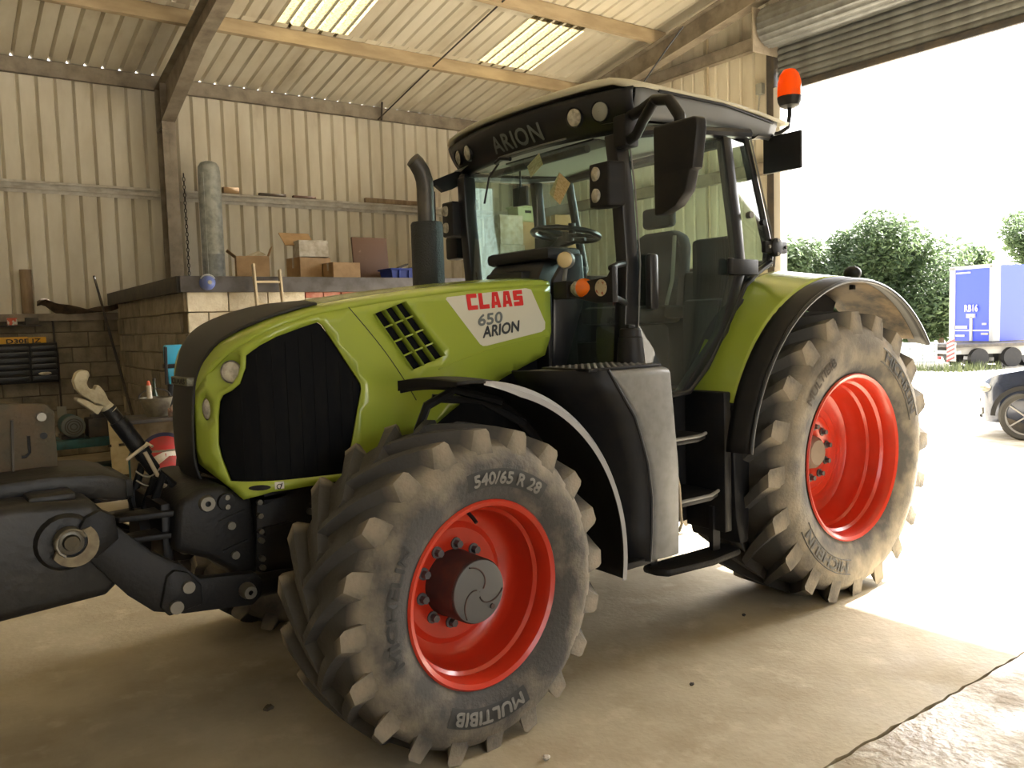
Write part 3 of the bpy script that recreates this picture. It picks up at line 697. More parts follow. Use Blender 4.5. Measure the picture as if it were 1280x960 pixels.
for s in (-1, 1):
    hp = bm_obj('hood_side_panel', hskin(outline, [grill, vent, head, drl], 0, .045, 1 if s < 0 else -1), M_GREEN, TR, 40); solid(hp, .012, -1)
    g = bm_obj('side_grille', hskin(grill, [], -.018, .08, 1 if s < 0 else -1), M_MESH, TR)
    if s > 0: continue
    for k in range(1, 10):
        x = -.76+k*.062; lo = 1.112; hi = lerp_tab([(-.77, 1.40), (-.70, 1.53), (-.67, 1.66), (-.36, 1.78), (-.17, 1.48)], x)
        if hi > 1.3: MB().tube([hood_pt(x, lo+.01+(hi-lo-.03)*q/6, -.017) for q in range(7)], .0022, 4).build('grille_rib', M_MESH, g)
    # vent: dark back, slanted green louvres
    bm_obj('vent_back', hskin(vent, [], -.035, .1), M_MESH, TR)
    def vp_(a, b, off):   # a across (0..1), b down the slant
        x = (1-b)*((1-a)*vent[0][0]+a*vent[1][0])+b*((1-a)*vent[3][0]+a*vent[2][0]); z = (1-b)*((1-a)*vent[0][1]+a*vent[1][1])+b*((1-a)*vent[3][1]+a*vent[2][1])
        return hood_pt(x, z, off)
    for a in (.01, .345, .675, 1.0):
        R = []
        for b in [i/8 for i in range(9)]:
            R.append([vp_(a-.030, b, -.03), vp_(a-.022, b, .004), vp_(a+.010, b, .012), vp_(a+.020, b, .0), vp_(a+.013, b, -.03)])
        MB().rings(R).build('vent_louvre', M_GREEN, TR, angle=50)
    for b in (.25, .5, .75):
        MB().tube([vp_(a/6, b, -.012) for a in range(7)], .005, 6).build('vent_crossbar', M_GREEN, TR)
    # headlights
    def lamp(c, rx, rz, nrm, depth, name, m):
        q = Vector(nrm).to_track_quat('-Y', 'Z').to_matrix().to_4x4(); Mx = Matrix.Translation(c) @ q @ Matrix.Diagonal((rx, 1, rz, 1))
        l = MB().lathe([(-.012, .001), (-.010, .5), (-.003, .9), (.006, .96)], 28, 'y').xf(Mx).build(name, m, TR)
        MB().lathe([(.004, .98), (.0, 1.04), (.03, 1.06), (depth, 1.0)], 28, 'y').xf(Mx).build('lamp_bezel', M_CHROME, l)
        return l
    hn_ = Vector((-.66, -.75, .03)).normalized(); hc = Vector((-.728, -.360, 1.582))-hn_*.022
    lamp(hc, .046, .048, hn_, .04, 'headlight', M_LENS)
    lamp(Vector((-.790, -.240, 1.421))-Vector((-.85, -.5, 0))*.004, .030, .048, (-.85, -.52, 0), .03, 'daytime_light', M_LENS)
    R0 = [Vector(hood_pt(x, z, 0)) for x, z in head]; R1, R2 = [], []
    hq = hn_.to_track_quat('-Y', 'Z').to_matrix(); hi_ = hq.inverted()
    for p_ in R0:
        d2 = hi_ @ (p_-hc); n2 = Vector((d2.x, 0, d2.z)).normalized()
        R2.append(hc+hq @ (n2*.049+Vector((0, .012, 0)))); R1.append(p_*.5+R2[-1]*.5+hq @ Vector((0, .006, 0)))
    MB().rings([[tuple(q) for q in r] for r in (R0, R1, R2)], True, False, False).build('headlight_bowl', M_GREEN, TR, angle=60)
    # panel seam, decal, lettering, small marks
    MB().tube([hood_pt(-.215+(.117+.215)*t/12+.02*sin(pi*t/12), 1.846-(1.846-1.40)*t/12, .0005) for t in range(13)], .0022, 4).build('panel_seam', M_BLACKP, TR)
    MB().tube([hood_pt(x, lerp_tab([(.21, 1.529), (.33, 1.562), (.50, 1.609), (.70, 1.645), (.95, 1.68)], x), .001) for x in [.25+.07*i for i in range(11)]], .003, 4).build('crease_edge', M_GREEN, TR)
    dec = [(.303, 1.878), (.310, 1.888), (.80, 1.932), (.835, 1.925), (.925, 1.752), (.923, 1.716), (.90, 1.702), (.54, 1.642), (.515, 1.642), (.497, 1.652)]
    d_ = bm_obj('side_decal', hskin(dec, [], .002, .06), M_WHITE, TR)
    def shear_on(cx, cz, slope, lean): return lambda x, y: hood_pt(cx+x+lean*y, cz+y+slope*x, .0035)
    LT = {'C': [[(0, .06), (.08, 0), (1, 0), (1, .27), (.40, .27), (.40, .73), (1, .73), (1, 1), (.08, 1), (0, .94)]], 'L': [[(0, 0), (1, 0), (1, .27), (.40, .27), (.40, 1), (0, 1)]],
          'A': [[(0, 0), (.34, 0), (.38, .18), (.62, .18), (.66, 0), (1, 0), (.80, 1), (.22, 1)], [(.43, .40), (.57, .40), (.54, .74), (.46, .74)]],
          'S': [[(0, 0), (.92, 0), (1, .06), (1, .60), (.92, .64), (.40, .64), (.40, .74), (1, .74), (1, 1), (.08, 1), (0, .94), (0, .42), (.08, .37), (.60, .37), (.60, .27), (0, .27)]]}
    cw_, chh = .062, .080
    for k, ch_ in enumerate('CLAAS'):
        x0 = .430+k*.0725; fnl = shear_on(0, 0, 0, 0)
        def lm_(u, v, x0=x0): return hood_pt(x0+u*cw_-.010*v, 1.822+v*chh+.06*(x0+u*cw_-.43), .0035)
        bm_obj('lettering', skin(LT[ch_][0], LT[ch_][1:], lm_, .4), M_DRED, d_)
    text_obj('lettering', '650', .150, .055, shear_on(.565, 1.778, .10, .05), M_DGREY, d_, bold=.03)
    text_obj('lettering', 'ARION', .228, .056, shear_on(.632, 1.724, .12, .10), M_DDARK, d_, bold=.03)
    MB().add([hood_pt(-.590, 1.072, .002), hood_pt(-.553, 1.072, .002), hood_pt(-.553, 1.103, .002), hood_pt(-.590, 1.103, .002)], [(0,1,2,3)]).build('hook_symbol', M_WHITE, TR)
    MB().tube([hood_pt(-.572+.010*cos(a), 1.083+.010*sin(a), .004) for a in [2*pi*i/10 for i in range(9)]]+[hood_pt(-.560, 1.097, .004)], .002, 4).build('hook_symbol', M_BLACKP, TR)
    P('tow_slot', MB().add([hood_pt(-.645+.040*cos(a), 1.083+.012*sin(a), .002) for a in [2*pi*i/14 for i in range(14)]], [tuple(range(14))]), M_BLACKP)
# top of the hood
def zcap(x, y): W_ = max(.02, Wp(x)); return zt(x)-HC*min(1, W_/.30)*(1-(1-min(1, abs(y)/W_)**3.2)**(1/3.2))
def top_pt(a, b):
    x = -.826+(.966+.826)*a**1.25; y = Wp(x)*sin((b*2-1)*pi/2)
    return (x, y, zcap(x, y))
solid(P('hood_top', MB().grid(top_pt, 70, 40), M_GREEN, angle=60), .01)
# black nose strip running up the front and over the top
prof = [(-.770, 1.045), (-.812, 1.105), (-.832, 1.19), (-.836, 1.30), (-.833, 1.41), (-.820, 1.52), (-.795, 1.605), (-.750, 1.684), (-.685, 1.747), (-.60, 1.798), (-.50, 1.837), (-.41, 1.862), (-.345, 1.875)]
def prof_at(t):
    t *= len(prof)-1; i = min(int(t), len(prof)-2); f_ = t-i
    g_ = lambda j: Vector(prof[max(0, min(len(prof)-1, j))])
    p0, p1, p2, p3 = g_(i-1), g_(i), g_(i+1), g_(i+2)
    return .5*((2*p1)+(p2-p0)*f_+(2*p0-5*p1+4*p2-p3)*f_*f_+(3*p1-p0-3*p2+p3)*f_**3)
def nose_pt(a, b):
    q = prof_at(a); b = b*2-1
    hw = lerp_tab([(1.0, .15), (1.2, .145), (1.45, .158), (1.56, .168), (1.615, .185), (1.667, .225)], q.y) if q.y < 1.667 else lerp_tab([(-.76, .225), (-.722, .262), (-.700, .295), (-.661, .335), (-.608, .382), (-.545, .405), (-.48, .425), (-.36, .425)], q.x)
    y = hw*b; k = max(0, min(1, (q.y-1.50)/.20)); k = k*k*(3-2*k)
    xf = q.x+(x_plan(y)-FX)*(1-k)
    z = q.y if k == 0 else q.y+k*(zcap(q.x, y)-zt(q.x))
    return (xf-.006*(1-k), y, z+.007*k)
ns = P('nose_panel', MB().grid(nose_pt, 60, 24), M_NOSE, angle=60); solid(ns, .010, 0)
P('nose_badge', MB().box(-.844, -.808, -.150, .10, 1.520, 1.556), mat('badge', srgb(120, 118, 96), .5, col2=srgb(60, 58, 50), scale=60), ns, .003)
text_obj('badge_lettering', 'CLAAS', .20, .022, lambda x, y: (-.8455, -.025-x, 1.538+y), M_BLACKP, ns, bold=.02)
# lower nose and engine bay
P('lower_grille', MB().grid(lambda a, b: (-.77+.10*(b*2-1)**2-.03*sin(pi*a), .30*(b*2-1), .97+.13*a), 6, 16).box(-.62, .9, -.40, .40, 1.02, 1.12), M_BLACKP)
P('radiator_core', MB().box(-.60, .92, -.40, .40, 1.08, 1.74).box(-.74, -.60, -.22, .22, 1.1, 1.6), M_MESH)
P('engine_block', MB().box(-.55, 2.9, -.28, .28, .55, 1.10).box(-.3, .8, -.33, .33, .75, 1.12), M_CAST, bevel=.03)
P('rear_hood_wall', MB().prism([(-.46, 1.45), (.46, 1.45), (.46, 1.90), (.38, 1.97), (-.38, 1.97), (-.46, 1.90)], 'x', .955, .99), M_BLACKP, bevel=.01)
# ---------------------------------------------------------------- front axle and linkage
P('front_axle', MB().cyl((0, -.62, .62), (0, .62, .62), .10, n=16).box(-.16, .16, -.30, .30, .50, .78).cyl((.0, -.80, .655), (.0, -.60, .655), .17, .13, n=20).cyl((.0, .80, .655), (.0, .60, .655), .17, .13, n=20), M_CAST, bevel=.0)
P('steering_cylinder', MB().cyl((.14, -.60, .70), (.14, .60, .70), .04, n=12), M_CAST)
P('axle_support', MB().prism([(-.66, .70), (-.64, 1.02), (.35, 1.05), (.35, .62), (-.3, .58)], 'y', -.36, .36), M_CAST, bevel=.02)
for z in (.74, .78, .86, .90, .97, 1.03):
    P('support_bolt', MB().cyl((-.632, -.36, z-.02), (-.632, -.385, z-.02), .013, n=6), M_BOLT)
for (x, z) in ((-.40, .93), (-.40, .85), (-.47, .71), (-.25, .95)):
    P('support_bolt', MB().cyl((x, -.36, z), (x, -.378, z), .016, n=8), M_BOLT)
P('warning_label', MB().add([(-.455, -.3625, .70), (-.415, -.3625, .70), (-.415, -.3625, .755), (-.455, -.3625, .755)], [(0,1,2,3)]), M_YELLOW)
# ribs on the support side
for z0 in (.86, 1.00):
    P('support_rib', MB().prism([(-.62, z0), (-.50, z0+.035), (-.50, z0+.045), (-.62, z0+.035)], 'y', -.40, -.36), M_CAST)
# cast linkage housing ahead of it
P('linkage_housing', MB().prism([(-1.00, .86), (-.985, .98), (-.97, 1.06), (-.88, 1.10), (-.78, 1.11), (-.74, 1.07), (-.655, 1.035), (-.645, .70), (-.73, .665), (-.78, .74), (-.86, .80)], 'y', -.37, .37), M_CAST, bevel=.035, seg=3)
for (x, z) in ((-.76, .93), (-.75, .80)):
    P('housing_bolt', MB().cyl((x, -.372, z), (x, -.390, z), .017, n=12), M_BOLT)
    P('housing_rib', MB().bar((x-.05, -.375, z+.025), (x+.06, -.375, z+.055), .012, .008), M_CAST)
P('housing_lug', MB().lathe([(-.395, .012), (-.395, .03), (-.37, .035)], 16, 'y', (-.855, 0, 1.04)), M_BOLT)
P('housing_cover', MB().lathe([(-.39, .001), (-.388, .035), (-.37, .038)], 20, 'y', (-.775, 0, 1.035)), M_BLACKP)
for z in (1.055, 1.015): P('cover_screw', MB().cyl((-.775, -.39, z), (-.775, -.398, z), .011, n=8), M_BOLT)
for z in (.92, 1.01):
    P('clevis_plate', MB().prism([(-1.18, -.30), (-1.20, -.25), (-1.18, -.20), (-.95, -.18), (-.95, -.34)], 'z', z-.012, z+.012), M_CAST, bevel=.006)
    P('clevis_plate', MB().prism([(-1.18, .30), (-1.20, .25), (-1.18, .20), (-.95, .18), (-.95, .34)], 'z', z-.012, z+.012), M_CAST, bevel=.006)
P('linkage_back_plate', MB().box(-1.02, -.98, -.30, .30, .70, 1.05), M_BLACKP, bevel=.01)
P('pto_guard', MB().cyl((-1.06, 0, .88), (-.98, 0, .88), .11, n=20), M_BLACKP)
for s in (-1, 1):
    y0, y1 = (.45*s-.03, .45*s+.03)
    arm = P('lower_link_arm', MB().prism([(-1.33, 1.07), (-1.24, 1.045), (-1.10, .90), (-.985, .82), (-.93, .76), (-.70, .735), (-.675, .70), (-.68, .63), (-.72, .60), (-1.00, .63), (-1.11, .665), (-1.20, .75), (-1.33, .92), (-1.37, .97)], 'y', y0, y1), M_CAST, bevel=.008)
    P('link_hook', MB().prism([(-1.33, 1.08), (-1.28, 1.10), (-1.23, 1.07), (-1.22, .98), (-1.30, .92), (-1.37, .93), (-1.42, .95), (-1.35, .98), (-1.36, 1.03)], 'y', y0-.012*s if s > 0 else y0-.012, y1+.012), M_CAST, arm, .008)
    P('link_plate', MB().prism([(-1.06, .80), (-1.03, .82), (-.98, .80), (-.93, .74), (-.93, .66), (-1.06, .64), (-1.09, .68)], 'y', y0-.022, y1+.022), M_CAST, arm, .008)
    for (x, z, r) in ((-1.035, .675, .026), (-.985, .745, .024)):
        P('link_pin', MB().cyl((x, .45*s-.075, z), (x, .45*s+.075, z), r, n=16), M_BOLT, arm)
    P('link_pin', MB().lathe([(-.085, .010), (-.085, .026), (-.05, .034), (.05, .034)], 16, 'y', (-.745, .45*s, .672)), M_BOLT, arm)
    P('cross_tie', MB().cyl((-.70, .45*s, .67), (-.40, .30*s, .62), .05, n=12), M_CAST, arm)
# top link with its open hook standing up at the front
tl = P('top_link', MB().cyl((-1.135, .0, 1.44), (-.965, 0, 1.15), .030, n=14).cyl((-1.10, 0, 1.385), (-1.0, 0, 1.215), .037, n=14).cyl((-.975, 0, 1.165), (-.93, .0, 1.05), .024, n=10), M_CAST)
P('link_collar', MB().cyl((-1.16, 0, 1.475), (-1.125, 0, 1.425), .022, .030, n=14), M_BONE, tl)
hk = [(-1.253, 1.597), (-1.24, 1.608), (-1.223, 1.611), (-1.207, 1.606), (-1.201, 1.589), (-1.209, 1.571), (-1.216, 1.553), (-1.208, 1.532), (-1.187, 1.525), (-1.179, 1.544), (-1.168, 1.542), (-1.15, 1.516), (-1.139, 1.487), (-1.13, 1.458), (-1.151, 1.451), (-1.17, 1.462), (-1.191, 1.468), (-1.214, 1.488), (-1.237, 1.504), (-1.257, 1.533), (-1.265, 1.566)]
P('hook_jaw', MB().prism(hk, 'y', -.030, .030), M_BONE, tl, .008, seg=2)
P('hook_latch', MB().prism([(-1.256, 1.498), (-1.261, 1.485), (-1.183, 1.418), (-1.159, 1.453), (-1.188, 1.46), (-1.224, 1.486)], 'y', -.045, .045), M_BONE, tl, .006)
P('link_crank', MB().tube([(-1.085, -.05, 1.215), (-1.03, -.06, 1.255), (-1.00, -.065, 1.275)], .008, 8).tube([(-1.01, -.05, 1.24), (-.955, -.05, 1.11), (-.935, -.05, 1.085), (-.935, -.05, 1.00)], .009, 8).tube([(-1.02, -.07, 1.26), (-1.00, -.05, 1.28), (-.985, -.08, 1.265)], .006, 6), M_ALU, tl)
for z in (1.16, 1.12):
    P('link_chain', MB().tube([(-1.05+.10*i/8, -.04-.01*sin(pi*i/8), z-.03*sin(pi*i/8)) for i in range(9)], .004, 5), M_BOLT, tl)
P('hose_bundle', MB().tube([(-.93, -.16, 1.10), (-.97, -.18, 1.16), (-1.00, -.14, 1.05), (-1.00, -.12, .90), (-.96, -.1, .80)], .018, 8).tube([(-.92, -.05, 1.1), (-.98, -.05, 1.12), (-1.02, -.03, 1.0), (-1.0, 0, .85)], .018, 8).tube([(-.93, .12, 1.10), (-.98, .16, 1.15), (-1.03, .16, 1.0), (-1.0, .1, .82)], .02, 8), M_BLACKP)

# ---------------------------------------------------------------- front mudguards
def fender(s):
    def pt(a, b):
        ph = radians(94-103*a); y = .70+.40*max(0, min(1, b)); r = .868+.010*sin(pi*max(0, min(1, b)))
        if b < 0: r += b*.055/.15
        ph += radians(3)*(1-max(0, b))*(1-a)
        return (r*cos(ph), s*y, .655+r*sin(ph))
    o = P('front_mudguard', MB().grid(lambda a, b: pt(a, b*1.15-.15), 40, 16), M_BLACKP, angle=50); solid(o, .012)
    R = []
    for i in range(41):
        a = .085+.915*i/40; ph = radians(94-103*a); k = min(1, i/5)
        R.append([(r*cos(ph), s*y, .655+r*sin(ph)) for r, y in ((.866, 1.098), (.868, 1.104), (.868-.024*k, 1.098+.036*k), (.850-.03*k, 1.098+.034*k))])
    P('mudguard_edge', MB().rings(R, False, False, False), mat('edge_sky_sheen', (.34, .34, .35), .28, coat=.4), o, angle=50)  # pale grey band paints in the sky's reflection along the outer lip
    P('front_lip', MB().grid(lambda a, b: (lambda q: (q[0]-.004, q[1], q[2]-.045*a*(.4+.6*(1-b))))(pt(0, b)), 2, 8), M_BLACKP, o)
    P('mudguard_bracket', MB().tube([(.02, s*.62, .86), (.02, s*.64, 1.28), (.06, s*.66, 1.39), (.16, s*.74, 1.46), (.34, s*.86, 1.40)], .022, 8), M_BLACKP, o)
    P('mudguard_bracket', MB().tube([(.10, s*.64, 1.42), (.30, s*.74, 1.40), (.48, s*.84, 1.28)], .020, 8), M_BLACKP, o)
    return o
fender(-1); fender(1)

# ---------------------------------------------------------------- fuel tank step box (left) and its twin
def tank(s):
    fo = [(1.52, .80), (1.40, .885), (1.29, .965), (1.20, 1.00), (1.05, 1.05), (.88, 1.075), (.70, 1.070), (.56, 1.055)]
    def ring(y, dx, z1):
        pts = [(x+dx, s*y, z if z < 1.5 else z1) for z, x in fo]+[(1.255, s*y, .555), (1.262, s*y, 1.0), (1.21, s*y, z1)]
        return pts
    R = [ring(.70, -.25, 1.52), ring(.86, -.16, 1.52), ring(1.00, -.06, 1.52), ring(1.075, .0, 1.51), ring(1.095, .015, 1.49)]
    o = P('fuel_tank', MB().rings(R), M_GREYP, bevel=.012, angle=40)
    # dark moulded wheel-arch skin over the front
    Rs = []
    for y, dx in ((.68, -.262), (.86, -.172), (1.00, -.070), (1.082, -.008)): Rs.append([(x+dx-.004, s*y, z) for z, x in fo])
    sh = P('tank_front_shield', MB().rings(Rs, False, False, False), M_BLACKP, o, angle=60); solid(sh, .012, 0)
    P('tank_lip', MB().tube([(x-.008, s*1.083, z) for z, x in fo], .010, 8), M_BLACKP, o)
    tp = P('step_tread', MB().box(.62, 1.19, s*.70-.0, s*1.05, 1.515, 1.53) if s > 0 else MB().box(.70, 1.19, -1.05, -.70, 1.515, 1.53), M_BLACKP, o, .004)
    stud = MB().cyl((0, 0, 0), (0, 0, .005), .010, .006, n=6).mesh('tread_stud', M_GREYP)
    for i in range(11):
        for j in range(7): link('tread_stud', stud, tp, (.73+i*.042, s*(.74+j*.047), 1.53))
    P('filler_neck', MB().lathe([(1.52, .075), (1.66, .062), (1.665, .055), (1.665, .001)], 24, 'z', (1.20, s*.83, 0)), M_BLACKP, o)
    P('filler_cap', MB().lathe([(1.665, .058), (1.70, .056), (1.708, .048), (1.708, .001)], 20, 'z', (1.20, s*.83, 0)).box(1.175, 1.225, s*.83-.015, s*.83+.015, 1.705, 1.728), M_BLACKP, o, .004)
    P('tank_foot', MB().box(.86, 1.10, min(s*.75, s*1.07), max(s*.75, s*1.07), .54, .575), M_BLACKP, o, .006)
    P('tank_handle', MB().tube([(1.275, s*1.06, .97), (1.285, s*1.07, .90), (1.30, s*1.07, .70), (1.29, s*1.06, .66)], .009, 6), M_ALU, o)
    return o
tank(-1); tank(1)
# ---------------------------------------------------------------- entry steps
def steps(s):
    o = P('step_carrier', MB().box(1.74, 1.80, min(s*.72, s*1.0), max(s*.72, s*1.0), .56, 1.34).box(1.24, 1.80, min(s*.60, s*.72), max(s*.60, s*.72), .58, 1.36), M_BLACKP, bevel=.01)
    for z, x1 in ((1.115, 1.60), (.785, 1.70)):
        P('step', MB().prism([(1.27, s*.70), (x1+.04, s*.70), (x1+.02, s*.97), (x1-.10, s*1.02), (1.27, s*1.02)], 'z', z-.02, z+.012), M_BLACKP, o, .008)
        P('step_edge', MB().tube([(1.27, s*1.02, z+.012), (x1-.10, s*1.02, z+.012), (x1+.02, s*.97, z+.012)], .010, 6), M_GREYP, o)
    P('bottom_step', MB().prism([(1.24, s*.84), (1.88, s*.84), (1.92, s*.90), (1.88, s*1.0), (1.60, s*1.03), (1.28, s*1.00), (1.24, s*.93)], 'z', .405, .45), M_CAST, o, .02)
    P('step_hanger', MB().box(1.72, 1.78, min(s*.90, s*.93), max(s*.90, s*.93), .44, .70), M_BLACKP, o)
    P('step_hanger', MB().box(1.26, 1.31, min(s*.86, s*.89), max(s*.86, s*.89), .44, .60), M_BLACKP, o)
    for x in (1.36, 1.46, 1.56): P('carrier_bolt', MB().cyl((x, s*.72, .60), (x, s*.735, .60), .014, n=6), M_HUB, o)
    return o
steps(-1); steps(1)

# ---------------------------------------------------------------- cab
CB = TR
# corner lines of the cab: (x, y) at floor height, waist and roof for the left side
def pil(a, b, c, t=.5): pass
AP = [(1.30, .66, 1.28), (1.30, .70, 1.75), (1.30, .72, 2.05), (1.27, .72, 2.45), (1.25, .70, 2.72)]
BPl = [(1.62, .80, 1.34), (1.93, .83, 1.66), (2.06, .86, 2.02), (2.02, .86, 2.30), (1.96, .84, 2.76)]
CPl = [(2.36, .84, 2.04), (2.40, .82, 2.14), (2.30, .80, 2.50), (2.22, .78, 2.80)]
def strip(path, w_, d_, s):
    mb = MB(); R = []
    for i, (x, y, z) in enumerate(path):
        R.append([(x-w_/2, s*(y-d_/2), z), (x+w_/2, s*(y-d_/2), z), (x+w_/2, s*(y+d_/2), z), (x-w_/2, s*(y+d_/2), z)])
    return mb.rings(R)
for s in (-1, 1):
    P('cab_pillar', strip(AP, .095, .085, s), M_BLACKG, CB, .012)
    P('door_seal', MB().tube([(x+.052, s*(y+.044), z) for x, y, z in AP], .005, 6), M_GREYP)
    P('cab_pillar', strip(BPl, .075, .06, s), M_BLACKG, CB, .01)
    P('cab_pillar', strip(CPl, .05, .05, s), M_BLACKG, CB, .01)
    P('door_seal', MB().tube([(x+.028, s*(y+.030), z) for x, y, z in CPl], .005, 6), M_GREYP)
    P('cab_sill', MB().tube([(1.30, s*.69, 1.33), (1.50, s*.80, 1.33), (1.66, s*.82, 1.345), (1.80, s*.83, 1.47), (1.97, s*.85, 1.72), (2.10, s*.87, 1.93), (2.24, s*.86, 2.01), (2.38, s*.85, 2.07)], .020, 8), M_BLACKG)
    P('door_header', MB().tube([(1.24, s*.73, 2.72), (1.5, s*.81, 2.755), (1.9, s*.85, 2.78), (2.24, s*.80, 2.82)], .030, 8), M_BLACKG)
    # door glass
    def interp(path, z):
        p_ = sorted(path, key=lambda q: q[2])
        return (lerp_tab([(q[2], q[0]) for q in p_], z), lerp_tab([(q[2], q[1]) for q in p_], z))
    lowB = [(1.30, .70, 1.34)]
    def door(a, b):
        z = 1.35+(2.73-1.35)*b; xa, ya = interp(AP, z); xb, yb = interp(BPl, z)
        x = xa+(xb-xa)*a; y = ya+(yb-ya)*a+.03*sin(pi*a); return (x, s*(y+.02), z)
    dg = P('door_glass', MB().grid(door, 10, 14), M_GLASS)
    def quarter(a, b):
        z = 2.05+(2.76-2.05)*b; xa, ya = interp(BPl, z); xb, yb = interp(CPl, z)
        return (xa+(xb-xa)*a, s*(ya+(yb-ya)*a+.012), z)
    P('quarter_glass', MB().grid(quarter, 4, 6), M_GLASS)
    if s < 0:
        P('door_hinge', MB().box(1.93, 2.16, -.925, -.885, 1.985, 2.075).cyl((1.93, -.905, 1.99), (1.93, -.905, 2.08), .02, n=10), M_BLACKP, dg, .008)
        P('door_catch', MB().box(2.26, 2.48, -.90, -.87, 2.12, 2.19).cyl((2.37, -.91, 2.155), (2.37, -.86, 2.155), .055, n=16), M_BLACKP, dg, .008)
        for (x, z) in ((2.29, 2.155), (2.45, 2.155), (2.37, 2.195), (2.37, 2.115)): P('catch_screw', MB().cyl((x, -.902, z), (x, -.914, z), .010, n=8), M_BOLT, dg)
        P('glass_knob', MB().cyl((2.12, -.88, 2.33), (2.12, -.91, 2.33), .020, n=12), M_BOLT, dg)
        P('glass_knob', MB().cyl((2.29, -.85, 2.30), (2.29, -.875, 2.30), .018, n=12), M_BLACKP, dg)
        P('door_handle', MB().box(1.36, 1.43, -.83, -.78, 1.80, 2.10), M_BLACKG, dg, .02)
# windscreen, rear window
def wind(a, b):
    z = 1.30+(2.72-1.30)*b; y = (a*2-1); w_ = lerp_tab([(1.3, .64), (1.75, .68), (2.05, .70), (2.72, .68)], z)
    return (1.265-.13*(1-abs(y)**1.8)*lerp_tab([(1.3, 1.0), (2.72, .55)], z), y*w_, z)
P('windscreen', MB().grid(wind, 18, 12), M_GLASS)
P('rear_window', MB().grid(lambda a, b: (2.44-.18*b+.06*sin(pi*a), (a*2-1)*.80, 2.05+.75*b), 12, 6), M_GLASS)
P('rear_frame', MB().tube([(2.40, -.82, 2.06), (2.46, 0, 2.05), (2.40, .82, 2.06)], .03, 8).tube([(2.24, -.78, 2.80), (2.30, 0, 2.82), (2.24, .78, 2.80)], .03, 8), M_BLACKG)
P('cab_floor', MB().box(1.30, 2.40, -.64, .64, 1.22, 1.30).box(1.05, 1.35, -.45, .45, 1.22, 1.32), M_DASH, bevel=.01)
P('cab_rear_wall', MB().box(2.30, 2.40, -.74, .74, 1.25, 2.05).box(1.95, 2.35, -.80, -.52, 1.28, 1.86).box(1.95, 2.35, .52, .80, 1.28, 1.86), M_DASH, bevel=.03)
P('cab_underframe', MB().box(1.15, 2.35, -.60, .60, .95, 1.24), M_BLACKP, bevel=.02)
# roof: dark front fascia, pale shell, lining
def roof_front(y): return 1.10+.125*(abs(y)/.86)**2.2
def shell(a, b):
    # a from front to rear, b across
    y = (b*2-1); xf = roof_front(y*.86)-.03; x = xf+(2.60-xf)*a
    hw = .88-.05*max(0, .06-a)/.06-.10*max(0, a-.55)
    edge = max(abs(y)**6, (1-min(1, a/.10))**2*.7, max(0, (a-.80)/.20)**2*.9)
    return (x, y*hw, 3.035-.085*edge-.10*max(0, a-.6)**1.3)
rs = P('roof_shell', MB().grid(shell, 30, 24), M_ROOF, angle=60); solid(rs, .02)
def fascia(a, b):
    y = (b*2-1)*.86; t = a; xf = roof_front(y)
    return (xf+.10*t*t, y*(1-.06*t), 2.935-.20*t+.012*sin(pi*b))
fs = P('roof_fascia', MB().grid(fascia, 8, 30), M_BLACKG, angle=60); solid(fs, .006, 0)
P('roof_liner', MB().grid(lambda a, b: (1.22+(2.48-1.22)*a, (b*2-1)*.80, 2.775+.04*sin(pi*b)+.05*a), 8, 8), M_TRIMG)
P('roof_core', MB().box(1.26, 2.46, -.80, .80, 2.86, 2.93), M_BLACKP, bevel=.02)
for s in (-1, 1):
    def side(a, b):
        x = 1.26+(2.50-1.26)*a; yb = .865-.10*max(0, a-.55)-.02*max(0, .1-a)*10
        return (x, s*(yb-.05*b*b), 2.945-.075*max(0, a-.6)**1.3-.16*b*(1-.30*a))
    o = P('roof_side', MB().grid(side, 16, 4), mat('roof_side_grey', srgb(112, 114, 116), .45), TR, angle=60); solid(o, .012)
    P('gutter_line', MB().tube([(1.40+1.05*i/10, s*(.872-.10*max(0, i/10-.5)), 2.93-.06*max(0, i/10-.55)) for i in range(11)], .008, 6), M_BLACKP, o)
P('roof_rear', MB().grid(lambda a, b: (2.50+.08*sin(pi*b)*1-.20*a, (b*2-1)*.80, 2.93-.13*a), 4, 10), M_BLACKP)
text_obj('roof_lettering', 'ARION', .46, .088, lambda x, y: (roof_front(-x)+.10*((2.935-(2.825+y))/.20)**2-.008, -x, 2.825+y), M_DGREY, fs, bold=.02, spacing=1.1)
P('fascia_slot', MB().tube([(roof_front(y)+.045, y, 2.752) for y in [.30-.6*i/10-.10 for i in range(11)]], .005, 6), M_GREYP, fs)
for (y, m, r) in ((.70, M_LENS, .045), (.545, M_LENS, .048), (-.49, M_LENS, .048), (-.655, M_TRIMG, .050)):
    x = roof_front(y)+.018; dy = 2.2*.125/.86*(abs(y)/.86)**1.2*(1 if y > 0 else -1)
    q = Vector((-1, dy, -.18)).to_track_quat('-Y', 'Z').to_matrix().to_4x4(); Mx = Matrix.Translation((x, y, 2.845)) @ q
    l = MB().lathe([(-.014, .001), (-.012, r*.6), (-.006, r*.95), (.01, r)], 24, 'y').xf(Mx).build('roof_lamp', m, fs)
    MB().lathe([(-.004, r), (-.010, r*1.08), (.012, r*1.14)], 24, 'y').xf(Mx).build('lamp_ring', M_BLACKP, l)
